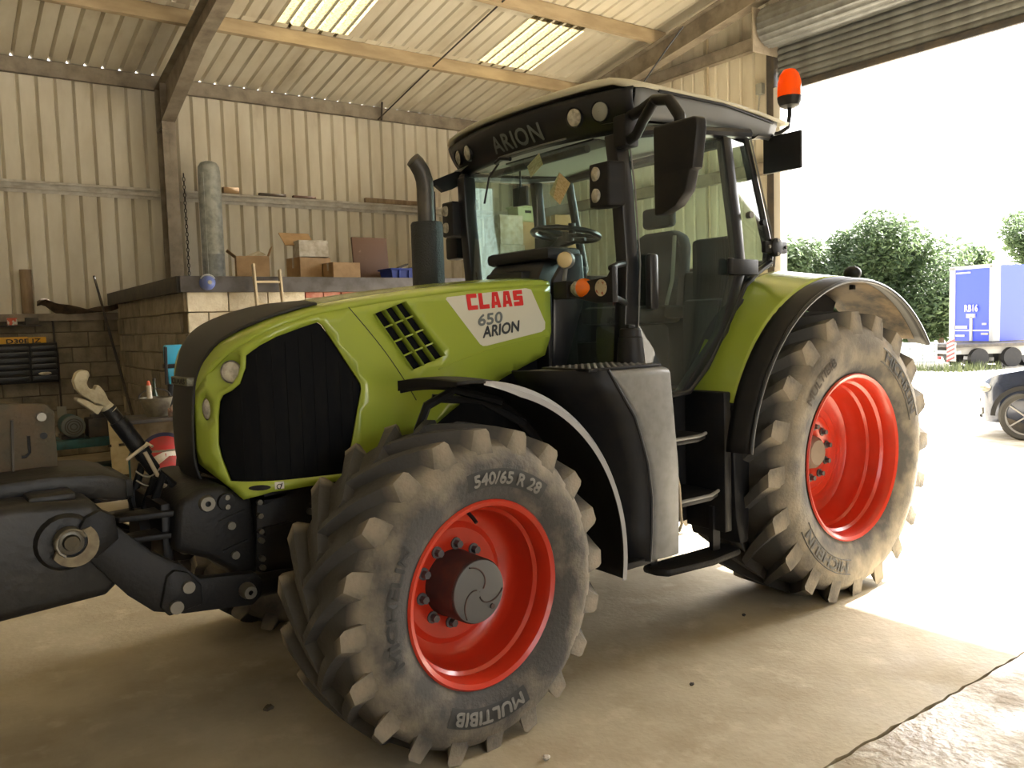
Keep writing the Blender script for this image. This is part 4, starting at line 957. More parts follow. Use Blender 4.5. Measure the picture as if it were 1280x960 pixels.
# mirrors
def mirror(s):
    o = P('mirror', MB().rings([[(1.06+dx, s*(1.14+.0*dx), z0), (1.06+dx, s*(1.14+w_), z0+.0) , (1.12+dx, s*(1.15+w_), z0), (1.12+dx, s*1.15, z0)] for z0, w_, dx in ((2.24, .05, .0), (2.27, .13, .0), (2.33, .19, 0), (2.42, .215, 0), (2.425, .235, 0), (2.60, .262, 0), (2.645, .255, 0), (2.655, .235, .01))]), M_BLACKP, TR, .012)
    P('mirror_arm', MB().tube([(1.26, s*.80, 2.80), (1.20, s*.93, 2.79), (1.14, s*1.08, 2.80), (1.11, s*1.20, 2.77), (1.10, s*1.27, 2.68), (1.10, s*1.27, 2.60)], .030, 8).tube([(1.25, s*.75, 2.66), (1.20, s*.90, 2.68), (1.15, s*1.00, 2.73), (1.12, s*1.10, 2.79)], .028, 8).box(1.19, 1.29, min(s*.74, s*.83), max(s*.74, s*.83), 2.64, 2.80), M_BLACKP, o, .01)
    P('mirror_glass', MB().box(1.118, 1.124, min(s*1.17, s*1.36), max(s*1.17, s*1.36), 2.45, 2.63), M_CHROME, o)
mirror(-1)
# far mirror folded further back, with its bracket
mr = P('mirror', MB().box(1.26, 1.36, .86, 1.00, 2.20, 2.36), M_BLACKP, TR, .02)
P('mirror_arm', MB().prism([(1.04, 2.66), (1.06, 2.70), (1.30, 2.80), (1.46, 2.83), (1.48, 2.80), (1.36, 2.74), (1.30, 2.70), (1.22, 2.66), (1.16, 2.64), (1.10, 2.68)], 'y', .83, .87).tube([(1.38, .85, 2.80), (1.38, .85, 2.62), (1.38, .84, 2.28)], .018, 8).tube([(1.32, .86, 2.33), (1.32, .86, 2.22), (1.40, .82, 2.10)], .010, 6), M_BLACKP, mr)
# pillar work lamps (pairs)
def work_lamp(s):
    o = P('work_lamp_pair', MB().rings([[(1.09, s*(.66), z), (1.09, s*.80, z), (1.18, s*.84, z), (1.22, s*.74, z), (1.16, s*.64, z)] for z in (2.335, 2.36, 2.53, 2.56)]), M_BLACKP, TR, .012)
    for z in (2.505, 2.395):
        q = Vector((-1, s*-.25, 0)).to_track_quat('-Y', 'Z').to_matrix().to_4x4()
        l = MB().lathe([(-.012, .001), (-.010, .02), (-.002, .036), (.012, .038)], 20, 'y').xf(Matrix.Translation((1.088, s*.705, z)) @ q).build('lamp_lens', M_LENS, o)
    P('lamp_bracket', MB().bar((1.16, s*.76, 2.45), (1.27, s*.72, 2.45), .05, .10), M_BLACKP, o)
    return o
work_lamp(-1)
w2 = P('work_lamp_pair', MB().rings([[(1.16, .74, z), (1.16, .87, z), (1.24, .90, z), (1.32, .86, z), (1.30, .74, z)] for z in (2.34, 2.36, 2.55, 2.57)]), M_BLACKP, TR, .012)
for z in (2.51, 2.40): MB().lathe([(-.012, .001), (-.002, .034), (.012, .036)], 20, 'y').xf(Matrix.Translation((1.156, .82, z)) @ Vector((-1, -.3, 0)).to_track_quat('-Y', 'Z').to_matrix().to_4x4()).build('lamp_lens', M_LENS, w2)
# front indicator bracket on the left pillar
br = P('indicator_bracket', MB().prism([(-.48, 1.93), (-.60, 1.945), (-.88, 1.97), (-.92, 2.02), (-.92, 1.84), (-.80, 1.84), (-.62, 1.875), (-.48, 1.90)], 'x', .99, 1.03).tube([(1.02, -.88, 2.01), (1.10, -.84, 2.03), (1.26, -.74, 2.05)], .018, 8).tube([(1.02, -.88, 1.87), (1.10, -.84, 1.86), (1.27, -.73, 1.84)], .018, 8), M_BLACKP, TR, .006)
P('indicator_body', MB().box(.97, 1.05, -.60, -.49, 1.87, 1.965), M_BLACKP, br, .01)
ind = P('indicator_lens', MB().lathe([(-.085, .001), (-.075, .022), (-.05, .040), (-.02, .050), (.0, .050)], 22, 'y', (0, 0, 0)).xf(Matrix.Translation((1.01, -.68, 1.922))), M_ORANGE, br)
P('indicator_lens', MB().lathe([(0, .050), (.03, .048), (.055, .036), (.07, .001)], 22, 'y').xf(Matrix.Translation((1.01, -.68, 1.922))), M_LENS, br)
lampb = P('round_lamp', MB().lathe([(-.02, .044), (.0, .048), (.03, .044), (.05, .02), (.052, .001)], 24, 'y').xf(Matrix.Translation((.99, -.575, 2.075)) @ Vector((-.85, -.5, 0)).to_track_quat('-Y', 'Z').to_matrix().to_4x4()), M_GREYP, br)
P('lamp_lens', MB().lathe([(-.026, .001), (-.024, .03), (-.016, .042)], 24, 'y').xf(Matrix.Translation((.99, -.575, 2.075)) @ Vector((-.85, -.5, 0)).to_track_quat('-Y', 'Z').to_matrix().to_4x4()), mat('lamp_amberish', srgb(214, 196, 150), .15, .2, coat=.5), br)
P('lamp_stalk', MB().cyl((1.0, -.565, 2.04), (1.0, -.545, 1.955), .012, n=8), M_GREYP, br)
P('round_sticker', MB().cyl((.984, -.845, 1.915), (.982, -.845, 1.915), .042, n=24).xf(Matrix()), mat('sticker', srgb(190, 178, 150), .5, col2=srgb(150, 70, 60), scale=40, amt=(.55, .62)), br)
# dash, wheel, seat
P('dash_console', MB().rings([[(x, y*w_, z) for x, y, z in ((.99, -1, 1.35), (.99, -1, 1.80), (1.03, -.96, 1.98), (1.12, -.85, 2.10), (1.28, -.6, 2.15), (1.34, -.6, 2.08), (1.36, -.8, 1.8), (1.34, -1, 1.35))] for w_ in (-.30, .30)]).box(1.0, 1.36, -.18, .18, 1.35, 2.05), M_DASH, bevel=.03)
P('dash_panel', MB().box(1.10, 1.36, -.30, .30, 2.10, 2.175), M_DASH, bevel=.03)
P('dash_side_cover', MB().prism([(1.00, 1.50), (1.02, 1.98), (1.12, 2.11), (1.24, 2.13), (1.26, 1.9), (1.10, 1.5)], 'y', -.44, -.40), M_BLACKG, bevel=.02)
Sx, Sz = 1.50, 2.285
swm = Matrix.Translation((Sx, 0, Sz)) @ Matrix.Rotation(radians(8), 4, 'Y')
sw = P('steering_wheel', MB().tube([(.205*cos(a), .205*sin(a), 0) for a in [2*pi*i/40 for i in range(41)]], .017, 10).cyl((0, 0, -.05), (0, 0, .012), .055, .045, n=20).bar((0, 0, -.01), (-.20, 0, 0), .045, .02).bar((0, 0, -.01), (.12, .16, 0), .04, .02).bar((0, 0, -.01), (.12, -.16, 0), .04, .02).xf(swm), M_BLACKG, TR)
P('steering_column', MB().cyl((1.27, 0, 2.06), (1.485, 0, 2.245), .05, .04, n=16).tube([(1.42, -.02, 2.2), (1.45, -.17, 2.23), (1.46, -.22, 2.235)], .012, 8), M_DASH, sw)
P('wheel_spinner', MB().cyl((1.40, -.17, 2.27), (1.40, -.17, 2.33), .022, n=12), M_BLACKG, sw)
se = P('driver_seat', MB().box(1.82, 2.28, -.25, .25, 1.72, 1.84).box(1.90, 2.22, -.20, .20, 1.32, 1.72), M_SEAT, TR, .04)
P('seat_back', MB().rings([[(2.22+dx, y, z) if k < 5 else (2.34+dx, y, z) for k, (y, _) in enumerate(((-hw, 0), (-hw*.5, 0), (0, 0), (hw*.5, 0), (hw, 0), (hw, 0), (0, 0), (-hw, 0)))] for z, hw, dx in ((1.80, .24, 0), (2.05, .25, .03), (2.22, .24, .06), (2.30, .20, .08), (2.335, .12, .09))]), M_SEAT, se, .03)
P('head_rest', MB().box(2.30, 2.38, -.13, .13, 2.36, 2.50), M_SEAT, se, .03)
P('arm_rest', MB().box(1.88, 2.22, .28, .38, 2.00, 2.06).box(1.80, 1.92, .26, .40, 2.0, 2.12), M_DASH, se, .02)
P('passenger_seat', MB().box(2.0, 2.28, -.62, -.32, 1.75, 1.83).box(2.28, 2.36, -.62, -.32, 1.84, 2.25), M_SEAT, TR, .03)
P('seat_belt', MB().tube([(2.20, -.26, 2.28), (2.16, -.27, 2.0), (2.1, -.27, 1.84)], .014, 6), M_TRIMG, se)
P('terminal_screen', MB().box(1.72, 1.76, .34, .58, 2.22, 2.40).cyl((1.75, .45, 2.0), (1.75, .45, 2.24), .02, n=8), M_DASH, TR, .01)
P('side_console', MB().box(1.60, 2.2, .30, .60, 1.6, 1.95), M_DASH, TR, .03)
P('interior_mirror', MB().box(1.42, 1.44, .28, .42, 2.50, 2.62).cyl((1.43, .35, 2.62), (1.43, .35, 2.76), .008, n=6), M_BLACKG, TR, .008)
P('sun_blind', MB().cyl((1.28, -.45, 2.70), (1.28, .45, 2.70), .022, n=12).box(1.28, 1.46, -.50, .30, 2.738, 2.748), M_DASH, TR)
P('wiper', MB().tube([(1.09, .12, 2.70), (1.075, .20, 2.63), (1.07, .25, 2.48)], .007, 6).tube([(1.07, -.02, 2.70), (1.06, .05, 2.715), (1.07, .12, 2.70)], .014, 6), M_BLACKG, TR)
P('grab_rail', MB().tube([(1.40, -.62, 1.62), (1.40, -.60, 1.9), (1.37, -.62, 2.28), (1.34, -.66, 2.34)], .012, 8), M_TRIMG, TR)
# ---------------------------------------------------------------- rear mudguards
def rear_fender(s):
    def rr2(ph): return 1.125+.075*max(0, 1-abs(ph-112)/45)
    def pt(a, b):
        ph = 158-(158-62)*a; y = .70+.335*b; r = rr2(ph)*(1-b)+1.115*b
        drop = .0
        return (2.82+r*cos(radians(ph)), s*y, .865+r*sin(radians(ph)))
    o = P('rear_mudguard', MB().grid(pt, 30, 10), M_GREEN, angle=60); solid(o, .02)
    # inner upright skirt down to the cab
    def skirt(a, b):
        ph = 164-(164-62)*a; r = rr2(ph)-.22*b
        return (2.82+r*cos(radians(ph)), s*(.70+.0*b), .865+r*sin(radians(ph)))
    P('mudguard_skirt', MB().grid(skirt, 24, 3), M_BLACKP, o)
    def flare(a, b):
        ph = 172-(172-38)*a; y = 1.03+.14*b; r = 1.120-.030*b*b-.012*a
        return (2.82+r*cos(radians(ph)), s*y, .865+r*sin(radians(ph)))
    f_ = P('mudguard_flare', MB().grid(flare, 36, 4), M_BLACKP, o, angle=60); solid(f_, .014)
    P('flare_edge', MB().tube([flare(a/36, 1) for a in range(37)], .012, 8), M_BLACKG, f_)
    def back(a, b):
        ph = 100-(100-40)*a; y = .66+.42*b; r = 1.10
        return (2.82+r*cos(radians(ph)), s*y, .865+r*sin(radians(ph)))
    bk = P('mudguard_rear', MB().grid(back, 16, 4), mat('muddy_plastic', srgb(120, 102, 76), .8, col2=srgb(60, 54, 46), scale=6), o); solid(bk, .012)
    P('fender_knob', MB().sphere((3.06, s*.98, 2.005), .050, 16, 10, (1.1, 1.1, .9)).cyl((3.06, s*.98, 1.90), (3.06, s*.98, 1.98), .02, n=8), M_BLACKP, o)
    P('inner_guard', MB().prism([(1.83, 1.25), (1.86, .62), (1.90, .46), (1.98, .46), (2.0, .9), (2.05, 1.25)], 'y', min(s*.62, s*.98), max(s*.62, s*.98)), M_BLACKP, o, .02)
    return o
rear_fender(-1); rear_fender(1)
P('rear_axle', MB().cyl((2.82, -.62, .865), (2.82, .62, .865), .17, n=20).box(2.4, 3.2, -.32, .32, .62, 1.25), M_CAST, TR)
P('rear_linkage', MB().box(3.1, 3.5, -.42, -.34, .6, .75).box(3.1, 3.5, .34, .42, .6, .75).box(3.1, 3.35, -.2, .2, .5, 1.3), M_CAST, TR, .02)
P('reflector', MB().add([(2.52, -1.085, 1.925), (2.585, -1.085, 1.935), (2.535, -1.09, 1.90)], [(0,1,2)]), M_ORANGE, TR)
# ---------------------------------------------------------------- exhaust
ex = P('exhaust_stack', MB().tube([(.945, .72, 1.95), (.945, .72, 2.62), (.94, .72, 2.68), (.92, .72, 2.735), (.885, .72, 2.785), (.86, .72, 2.805)], [.055, .055, .055, .055, .053, .050], 20), M_HUBD, TR)
ex.data.materials[0] = mat('exhaust_steel', (.06, .058, .055), .45, .3, col2=(.10, .09, .08), scale=8)
P('exhaust_guard', MB().lathe([(1.60, .098), (1.62, .104), (2.40, .104), (2.415, .095), (2.415, .06)], 28, 'z', (.945, .72, 0)), mat('guard_perforated', (.035, .038, .04), .5, .2, bump=.5, bscale=120), ex)
P('guard_stay', MB().box(1.00, 1.03, .74, .77, 2.38, 2.62), M_BLACKP, ex)
# ---------------------------------------------------------------- beacon and marker board at the rear of the roof
be = P('beacon_stalk', MB().tube([(2.50, -.72, 2.86), (2.60, -.76, 2.87), (2.665, -.78, 2.91), (2.685, -.78, 2.99), (2.685, -.78, 3.04)], .014, 8).box(2.44, 2.56, -.76, -.68, 2.84, 2.90), M_BLACKP, TR, .004)
P('beacon_base', MB().lathe([(3.03, .03), (3.045, .058), (3.07, .070), (3.098, .074), (3.10, .066)], 24, 'z', (2.685, -.78, 0), True), M_BLACKP, be)
P('beacon_lens', MB().lathe([(3.098, .072), (3.13, .073), (3.19, .069), (3.235, .057), (3.262, .036), (3.272, .001)], 28, 'z', (2.685, -.78, 0)), M_BEACON, be)
mbd = P('marker_board', MB().box(2.48, 2.505, -.99, -.73, 2.615, 2.835), M_BLACKP, TR, .006)
P('board_arm', MB().tube([(2.49, -.80, 2.83), (2.47, -.72, 2.86), (2.40, -.66, 2.84)], .014, 8), M_BLACKP, mbd)
P('aerial', MB().tube([(1.35, -.80, 2.97), (1.50, -.83, 3.16), (1.62, -.85, 3.30)], .004, 5), M_BLACKP, TR)
# ================================================================ FRONT WEIGHT carried on the linkage
fw = thing('front_weight', 'dark grey cast front ballast weight hanging on the tractor linkage', 'weight', (-1.65, 0, .75))
def F(name, mb, m, bevel=0, parent=None, seg=2): return P(name, mb.xf(Matrix.Translation((1.65, 0, -.75))), m, parent or fw, bevel, 35, seg)
sec = lambda y, k: [(-2.15, y, .80+k), (-2.10, y, .745+k), (-1.68, y, .735+k), (-1.27, y, .76+k*.8), (-1.225, y, .80+k), (-1.245, y, 1.07-k), (-1.30, y, 1.135-k), (-1.55, y, 1.155-k), (-2.08, y, 1.13-k), (-2.15, y, 1.05-k)]
body = F('weight_body', MB().rings([sec(-.46, .03), sec(-.44, .0), sec(-.24, -.0), sec(.24, -.0), sec(.44, .0), sec(.46, .03)]), M_WEIGHT, .012)
F('weight_top', MB().rings([[(-2.0, y, 1.13), (-1.36, y, 1.13), (-1.22, y, 1.09), (-1.13, y, 1.075), (-1.13, y, 1.17), (-1.22, y, 1.20), (-1.40, y, 1.215), (-2.0, y, 1.20)] for y in (-.26, .26)]), M_WEIGHT, .02)
F('weight_rear_tongue', MB().box(-1.23, -1.10, -.22, .22, 1.08, 1.16), M_WEIGHT, .012)
F('weight_step', MB().box(-1.50, -1.34, -.40, -.24, 1.13, 1.165), M_WEIGHT, .012)
mast = F('mast_plate', MB().prism([(-1.66, 1.15), (-1.655, 1.50), (-1.36, 1.475), (-1.335, 1.44), (-1.335, 1.16)], 'y', .03, .07), M_RUST, .006)
for (x, z) in ((-1.375, 1.42), (-1.37, 1.40-.0)): pass
F('mast_bolt', MB().cyl((-1.385, .03, 1.425), (-1.385, .005, 1.425), .018, n=12), M_BOLT)
F('mast_bolt', MB().cyl((-1.40, .03, 1.185), (-1.40, .0, 1.185), .022, n=12), M_BOLT)
F('mast_bolt', MB().cyl((-1.49, .0, 1.165), (-1.49, -.03, 1.165), .018, n=12), M_BOLT)
F('mast_slot', MB().tube([(-1.435, .027, 1.35), (-1.435, .027, 1.28), (-1.45, .027, 1.265), (-1.465, .027, 1.265)], .006, 6), M_BLACKP)
F('mast_hole', MB().cyl((-1.38, .03, 1.345), (-1.38, .026, 1.345), .014, n=12), M_BLACKP)
F('mast_rib', MB().bar((-1.50, .02, 1.16), (-1.49, .02, 1.42), .008, .02, (0, 1, 0)), M_DARKST)
for s in (-1, 1):
    F('link_ball', MB().lathe([(-.035, .030), (-.03, .045), (0, .056), (.03, .045), (.035, .030)], 20, 'y', (-1.385, s*.475, 1.00)), M_BOLT)
    F('ball_cup', MB().rings([[(-1.385+r*cos(a)*1.0+(.012 if r > .06 else 0), s*(.505+dy), 1.0+r*sin(a)-(.012 if r > .06 else 0)) for r, dy in ((.056, 0), (.082, 0), (.082, -.02), (.056, -.02))] for a in [radians(-150+11.5*i) for i in range(18)]]), mat('worn_cup', srgb(130, 118, 92), .5, .3, col2=srgb(96, 84, 64), scale=12))
    F('pin_socket', MB().lathe([(-.01, .095), (.02, .11), (.03, .11)], 24, 'y', (-1.395, -.475 if s < 0 else .455, .995)), M_WEIGHT)
    F('lynch_pin', MB().tube([(-1.385+.05*cos(a), s*.525, 1.0+.05*sin(a)) for a in [radians(20+28*i) for i in range(9)]], .006, 6), M_BOLT)
    F('pin_end', MB().cyl((-1.385, s*.44, 1.0), (-1.385, s*.53, 1.0), .026, n=16), M_RUST)

# notes stuck inside the windscreen
for (x, y, z, rx, lab) in ((1.20, -.30, 2.50, radians(38), 'lined cardboard note stuck diamond-wise on the windscreen'), (1.205, -.08, 2.665, radians(-28), 'lined cardboard note tucked under the windscreen header')):
    o = MB().box(-.001, .001, -.062, .062, -.068 if rx > 0 else -.04, .068 if rx > 0 else .04).build('paper_note', M_PAPER)
    o.location = (x, y, z); o.rotation_euler = (rx, radians(4), 0); tag(o, lab, 'note', 'notes on the windscreen')

# ================================================================ CLUTTER round the shed (positions in the shed's frame)
def B(u, v, z): return (u*cos(BYAW)-v*sin(BYAW), u*sin(BYAW)+v*cos(BYAW), z)
def bthing(name, label, cat, u, v, z, rz=0, group=None): return thing(name, label, cat, B(u, v, z), BYAW+rz, group)
def K(o, name, mb, m, bevel=0, angle=35): return mb.build(name, m, o, bevel, angle)
RT = 2.362      # top of the store room

def carton(u, v, z, w_, d_, h_, rz, label, m=M_CARD, flaps=0, name='cardboard_box', group=None):
    o = bthing(name, label, 'box', u, v, z, rz, group); t = .006
    mb = MB().box(-w_/2, w_/2, -d_/2, -d_/2+t, 0, h_).box(-w_/2, w_/2, d_/2-t, d_/2, 0, h_).box(-w_/2, -w_/2+t, -d_/2, d_/2, 0, h_).box(w_/2-t, w_/2, -d_/2, d_/2, 0, h_).box(-w_/2, w_/2, -d_/2, d_/2, 0, t)
    if not flaps: mb.box(-w_/2, w_/2, -d_/2, -.003, h_-t, h_).box(-w_/2, w_/2, .003, d_/2, h_-t, h_)
    K(o, 'carton', mb, m)
    if flaps:
        for (a, s_) in ((radians(50), -1), (radians(20), 1)):
            Mx = Matrix.Translation((s_*w_/2, 0, h_)) @ Matrix.Rotation(s_*a, 4, 'Y')
            K(o, 'flap', MB().box(-.003, .003, -d_/2, d_/2, 0, .13).xf(Mx), m)
    else: K(o, 'tape_strip', MB().box(-w_/2, w_/2, -.025, .025, h_, h_+.001).box(-w_/2-.001, -w_/2, -.025, .025, h_*.6, h_), M_CARDW)
    return o
carton(1.72, 6.62, RT, .40, .34, .33, radians(-14), 'open cardboard carton with white paper sticking out beside the duct', flaps=1)
o = tag(MB().box(-.14, .14, -.10, .10, 0, .012).build('paper_sheaf', M_CARDW), 'white paper sheaf leaning out of the open carton', 'paper'); o.location = B(1.73, 6.62, RT+.33); o.rotation_euler = (radians(18), radians(-22), BYAW)
carton(2.53, 6.75, RT, .46, .36, .34, radians(8), 'brown carton carrying the worn white-sided box')
carton(2.55, 6.70, RT+.345, .40, .30, .22, radians(-5), 'worn white-sided cardboard box on top of the stack', M_CARDW)
o = tag(MB().box(-.21, .21, -.15, .15, 0, .012).build('cardboard_sheet', M_CARD), 'torn cardboard lid propped behind the white-sided box', 'cardboard'); o.location = B(2.44, 6.90, RT+.60); o.rotation_euler = (radians(38), 0, BYAW)
carton(2.87, 6.45, RT, .40, .30, .26, radians(4), 'low plain cardboard box beside the stacked cartons')
bp = tag(MB().box(-.27, .27, -.02, .02, 0, .66).build('brown_panel', M_BROWN, None, .004), 'dark brown metal panel leaning behind the blue crate', 'panel'); bp.location = B(3.47, 6.75, RT); bp.rotation_euler = (radians(-6), 0, BYAW)
cr = bthing('plastic_crate', 'royal blue plastic crate full of oddments on the store roof', 'crate', 3.78, 6.42, RT)
mb = MB(); w_, d_, h_ = .27, .18, .19
for k in (0, 1): pass
K(cr, 'crate_body', MB().rings([[(-w_+.03, -d_+.02, 0), (w_-.03, -d_+.02, 0), (w_-.03, d_-.02, 0), (-w_+.03, d_-.02, 0)], [(-w_, -d_, h_), (w_, -d_, h_), (w_, d_, h_), (-w_, d_, h_)], [(-w_+.012, -d_+.012, h_), (w_-.012, -d_+.012, h_), (w_-.012, d_-.012, h_), (-w_+.012, d_-.012, h_)], [(-w_+.05, -d_+.04, .02), (w_-.05, -d_+.04, .02), (w_-.05, d_-.04, .02), (-w_+.05, d_-.04, .02)]]), M_BLUE)
K(cr, 'crate_rim', MB().box(-w_-.02, w_+.02, -d_-.02, -d_, h_-.025, h_).box(-w_-.02, w_+.02, d_, d_+.02, h_-.025, h_).box(-w_-.02, -w_, -d_, d_, h_-.025, h_).box(w_, w_+.02, -d_, d_, h_-.025, h_), M_BLUE, .004)
for x in (-.15, 0, .15): K(cr, 'crate_rib', MB().box(x-.012, x+.012, -d_-.015, -d_+.02, .02, h_-.02), M_BLUE, .003)
o = tag(MB().bar((-.20, 0, .14), (.12, .02, .26), .09, .02).bar((-.05, -.08, .16), (.2, .06, .21), .05, .03).build('scrap_metal', M_DARKST), 'dark scrap strip lying across the blue crate', 'scrap'); o.location = B(3.74, 6.42, RT); o.rotation_euler = (0, 0, BYAW)
# things seen through the cab, along the store roof
carton(5.86, 6.9, RT, .52, .45, .62, radians(6), 'large pale carton at the foot of the pile seen through the windscreen', M_CARDW)
carton(5.88, 6.9, RT+.625, .46, .42, .46, radians(2), 'smaller pale carton stacked on the large pale carton', M_CARDW)
carton(6.42, 7.05, RT, .50, .40, .55, radians(-4), 'brown carton at the bottom of the stack under the pale green crate')
carton(6.40, 7.05, RT+.555, .46, .38, .46, radians(7), 'brown carton directly under the pale green crate')
pc = bthing('storage_crate', 'pale green plastic crate on top of the brown cartons behind the cab', 'crate', 6.38, 7.05, RT+1.018)
mc = mat('crate_pale', srgb(176, 186, 150), .5)
K(pc, 'crate_body', MB().rings([[(-.18, -.13, 0), (.18, -.13, 0), (.18, .13, 0), (-.18, .13, 0)], [(-.21, -.15, .26), (.21, -.15, .26), (.21, .15, .26), (-.21, .15, .26)]]), mc, .01); K(pc, 'crate_rim', MB().box(-.225, .225, -.165, .165, .235, .265), mc, .006); K(pc, 'hand_hole', MB().box(-.06, .06, -.154, -.146, .15, .19), M_BLACKP)
sk = MB().sphere((0, 0, .27), .33, 28, 16, (1.0, .62, .82)); sk.v = [(x*(1.12-.35*max(0, z-.25))+.03*sin(9*z+5*x), y+.03*sin(11*x+7*z), max(.004, z+.035*sin(8*x+3*y)+(.10*max(0, .10-abs(x)) if z > .45 else 0))) for x, y, z in sk.v]
sk = tag(sk.build('yellow_sack', mat('sack', srgb(196, 184, 70), .7, bump=.5, bscale=9)), 'yellow plastic sack slumped on the store roof behind the steering wheel', 'sack'); sk.location = B(6.22, 6.42, RT+.004); sk.rotation_euler = (0, 0, BYAW)
carton(6.93, 6.75, RT, .40, .40, .84, radians(3), 'tall tan carton furthest along the store roof')
carton(6.91, 6.75, RT+.845, .34, .32, .28, radians(-10), 'small tan carton on top of the tall tan carton')
# ---- galvanised duct standing against the back wall
du = bthing('flue_duct', 'galvanised steel duct standing up behind the boxes', 'duct', 1.95, 9.1, RT)
K(du, 'duct_tube', MB().lathe([(.0, .165), (.55, .165), (.56, .170), (.60, .170), (.61, .165), (1.82, .165), (1.90, .155), (1.96, .12), (1.985, .06), (1.99, .001)], 32, 'z'), M_GALV, 0, 50)
K(du, 'duct_seam', MB().tube([(-.12, -.118, .02), (-.12, -.118, 1.80)], .006, 5), M_GALV)
# ---- oddments along the wall rail
for (u, w_, h_, lab, m) in ((2.42, .25, .10, 'small broken brick lying on the wall rail near the duct', M_CARD), (3.10, .45, .045, 'rusty iron bar lying on the wall rail', M_RUST), (3.65, .40, .04, 'dark flat bar end lying on the wall rail', M_BROWN), (5.40, 1.25, .085, 'long grey board resting on the wall rail', M_WOOD), (7.0, .35, .20, 'small brown box on the wall rail by the exhaust', M_BROWN)):
    o = tag(MB().box(-w_/2, w_/2, -.04, .04, 0, h_).build('rail_oddment' if h_ < .09 else 'rail_block', m, None, .006), lab, 'oddment'); o.location = B(u, EAVE_V-.065, 3.962); o.rotation_euler = (0, 0, BYAW)
ch = bthing('hanging_chain', 'dark chain hanging beside the steel column above the duct', 'chain', 1.66, 9.42, 2.5)
lk = MB().tube([(.018*cos(a), 0, .035*sin(a)) for a in [2*pi*i/12 for i in range(13)]], .006, 6).mesh('chain_link', M_DARKST)
for k in range(28): link('chain_link', lk, ch, (0, 0, .06*k+.05), (0, 0, (k % 2)*pi/2))
# ---- ladder leaning on the store front
ld = bthing('ladder', 'weathered aluminium ladder leaning on the store fascia', 'ladder', 1.30, 4.98, 0)
for x in (0, .30): K(ld, 'stile', MB().bar((x, 0, 0), (x, .335, 2.50 if x == 0 else 2.44), .025, .06, (0, 1, 0)), M_ALU, .004)
for k in range(9):
    z = .26+k*.255; K(ld, 'rung', MB().cyl((0, .134*z, z), (.30, .134*z, z), .014, n=10), M_ALU)
# ---- alarm sounder on the fascia
hn = bthing('alarm_bell', 'round blue alarm sounder on the store fascia corner', 'alarm', .80, RV-.10, 2.29)
K(hn, 'bell_dome', MB().lathe([(-.115, .001), (-.112, .03), (-.10, .055), (-.06, .075), (-.02, .082), (0, .082)], 28, 'y'), mat('bell_blue', srgb(92, 108, 170), .4), 0, 50)
K(hn, 'bell_centre', MB().lathe([(-.122, .001), (-.12, .022), (-.11, .024)], 16, 'y'), M_TRIMG); K(hn, 'bell_hood', MB().tube([(.085*cos(a), -.04, .085*sin(a)) for a in [radians(30+12*i) for i in range(11)]], .010, 6), M_GALV)
tp_ = bthing('wall_tap', 'rusty brown pipe fitting on the painted blocks by the ladder foot', 'pipe fitting', 1.22, RV-.03, 1.90)
K(tp_, 'tap_body', MB().cyl((0, 0, 0), (0, -.08, 0), .035, n=14).cyl((0, -.06, -.05), (0, -.06, .06), .02, n=10), M_RUST); K(tp_, 'tap_pipe', MB().cyl((.05, -.02, -.03), (.28, -.02, -.03), .016, n=8), M_ALU)

# ---- back left corner: ledge, draped sack, pole, pipe offcut, organiser, plates
o = tag(MB().grid(lambda a, b: (a*1.25, -.10+.16*b, .06+.055*sin(a*7+b*3)+.10*math.exp(-((a-.06)/.09)**2)+.12*max(0, a-.75)*2-.03*b), 24, 6).build('old_tarp', mat('tarp', srgb(92, 78, 62), .9, col2=srgb(60, 50, 42), scale=9)), 'crumpled brown tarp lying along the wall ledge', 'tarp'); solid(o, .008); o.location = B(-.42, EAVE_V-.17, 2.09); o.rotation_euler = (0, 0, BYAW)
o = tag(MB().cyl((.45, -2.05, 2.70), (.78, -.22, .02), .017, n=8).build('steel_pole', M_DARKST), 'thin dark pole leaning against the dim block wall', 'pole'); o.location = B(-.14, EAVE_V-.0, 0)
o.data.clear_geometry(); mm = MB().cyl((.02, -.17, 2.62), (.22, -1.93, .02), .017, .02, n=8); o.data.from_pydata(mm.v, [], mm.f); o.location = B(.31, EAVE_V, 0); o.rotation_euler = (0, 0, BYAW)
o = tag(MB().lathe([(0, .075), (.62, .075), (.62, .068), (0, .068), (0, .075)], 20, 'z').build('pipe_offcut', M_WOOD), 'short grey pipe standing upright on the wall ledge', 'pipe'); o.location = B(-.53, EAVE_V-.08, 2.09)
for (u, w_, m, lab, bits) in ((-.74, .12, mat('box_red', srgb(196, 92, 70), .6, col2=srgb(210, 205, 200), scale=14, amt=(.5, .55)), 'small red and white carton hung under the wall ledge', 0), (-.50, .17, M_DARKST, 'small black battery box under the wall ledge', 1)):
    o = tag(MB().box(-w_/2, w_/2, -.06, .06, 0, .10).build('small_box', m, None, .006), lab, 'box'); o.location = B(u, EAVE_V-.115, 1.93); o.rotation_euler = (0, 0, BYAW)
sh = bthing('wall_bracket', 'dark steel bracket shelf under the wall ledge', 'shelf', -.62, EAVE_V-.115, 1.915); K(sh, 'shelf_plate', MB().box(-.32, .24, -.07, .07, -.005, .012), M_DARKST)
og = bthing('parts_organiser', 'black parts cabinet with rows of small drawers on the block wall', 'cabinet', -.60, EAVE_V-.27, 1.11)
K(og, 'cabinet_shell', MB().box(-.40, .38, 0, .20, 0, .56), M_BLACKP, .006)
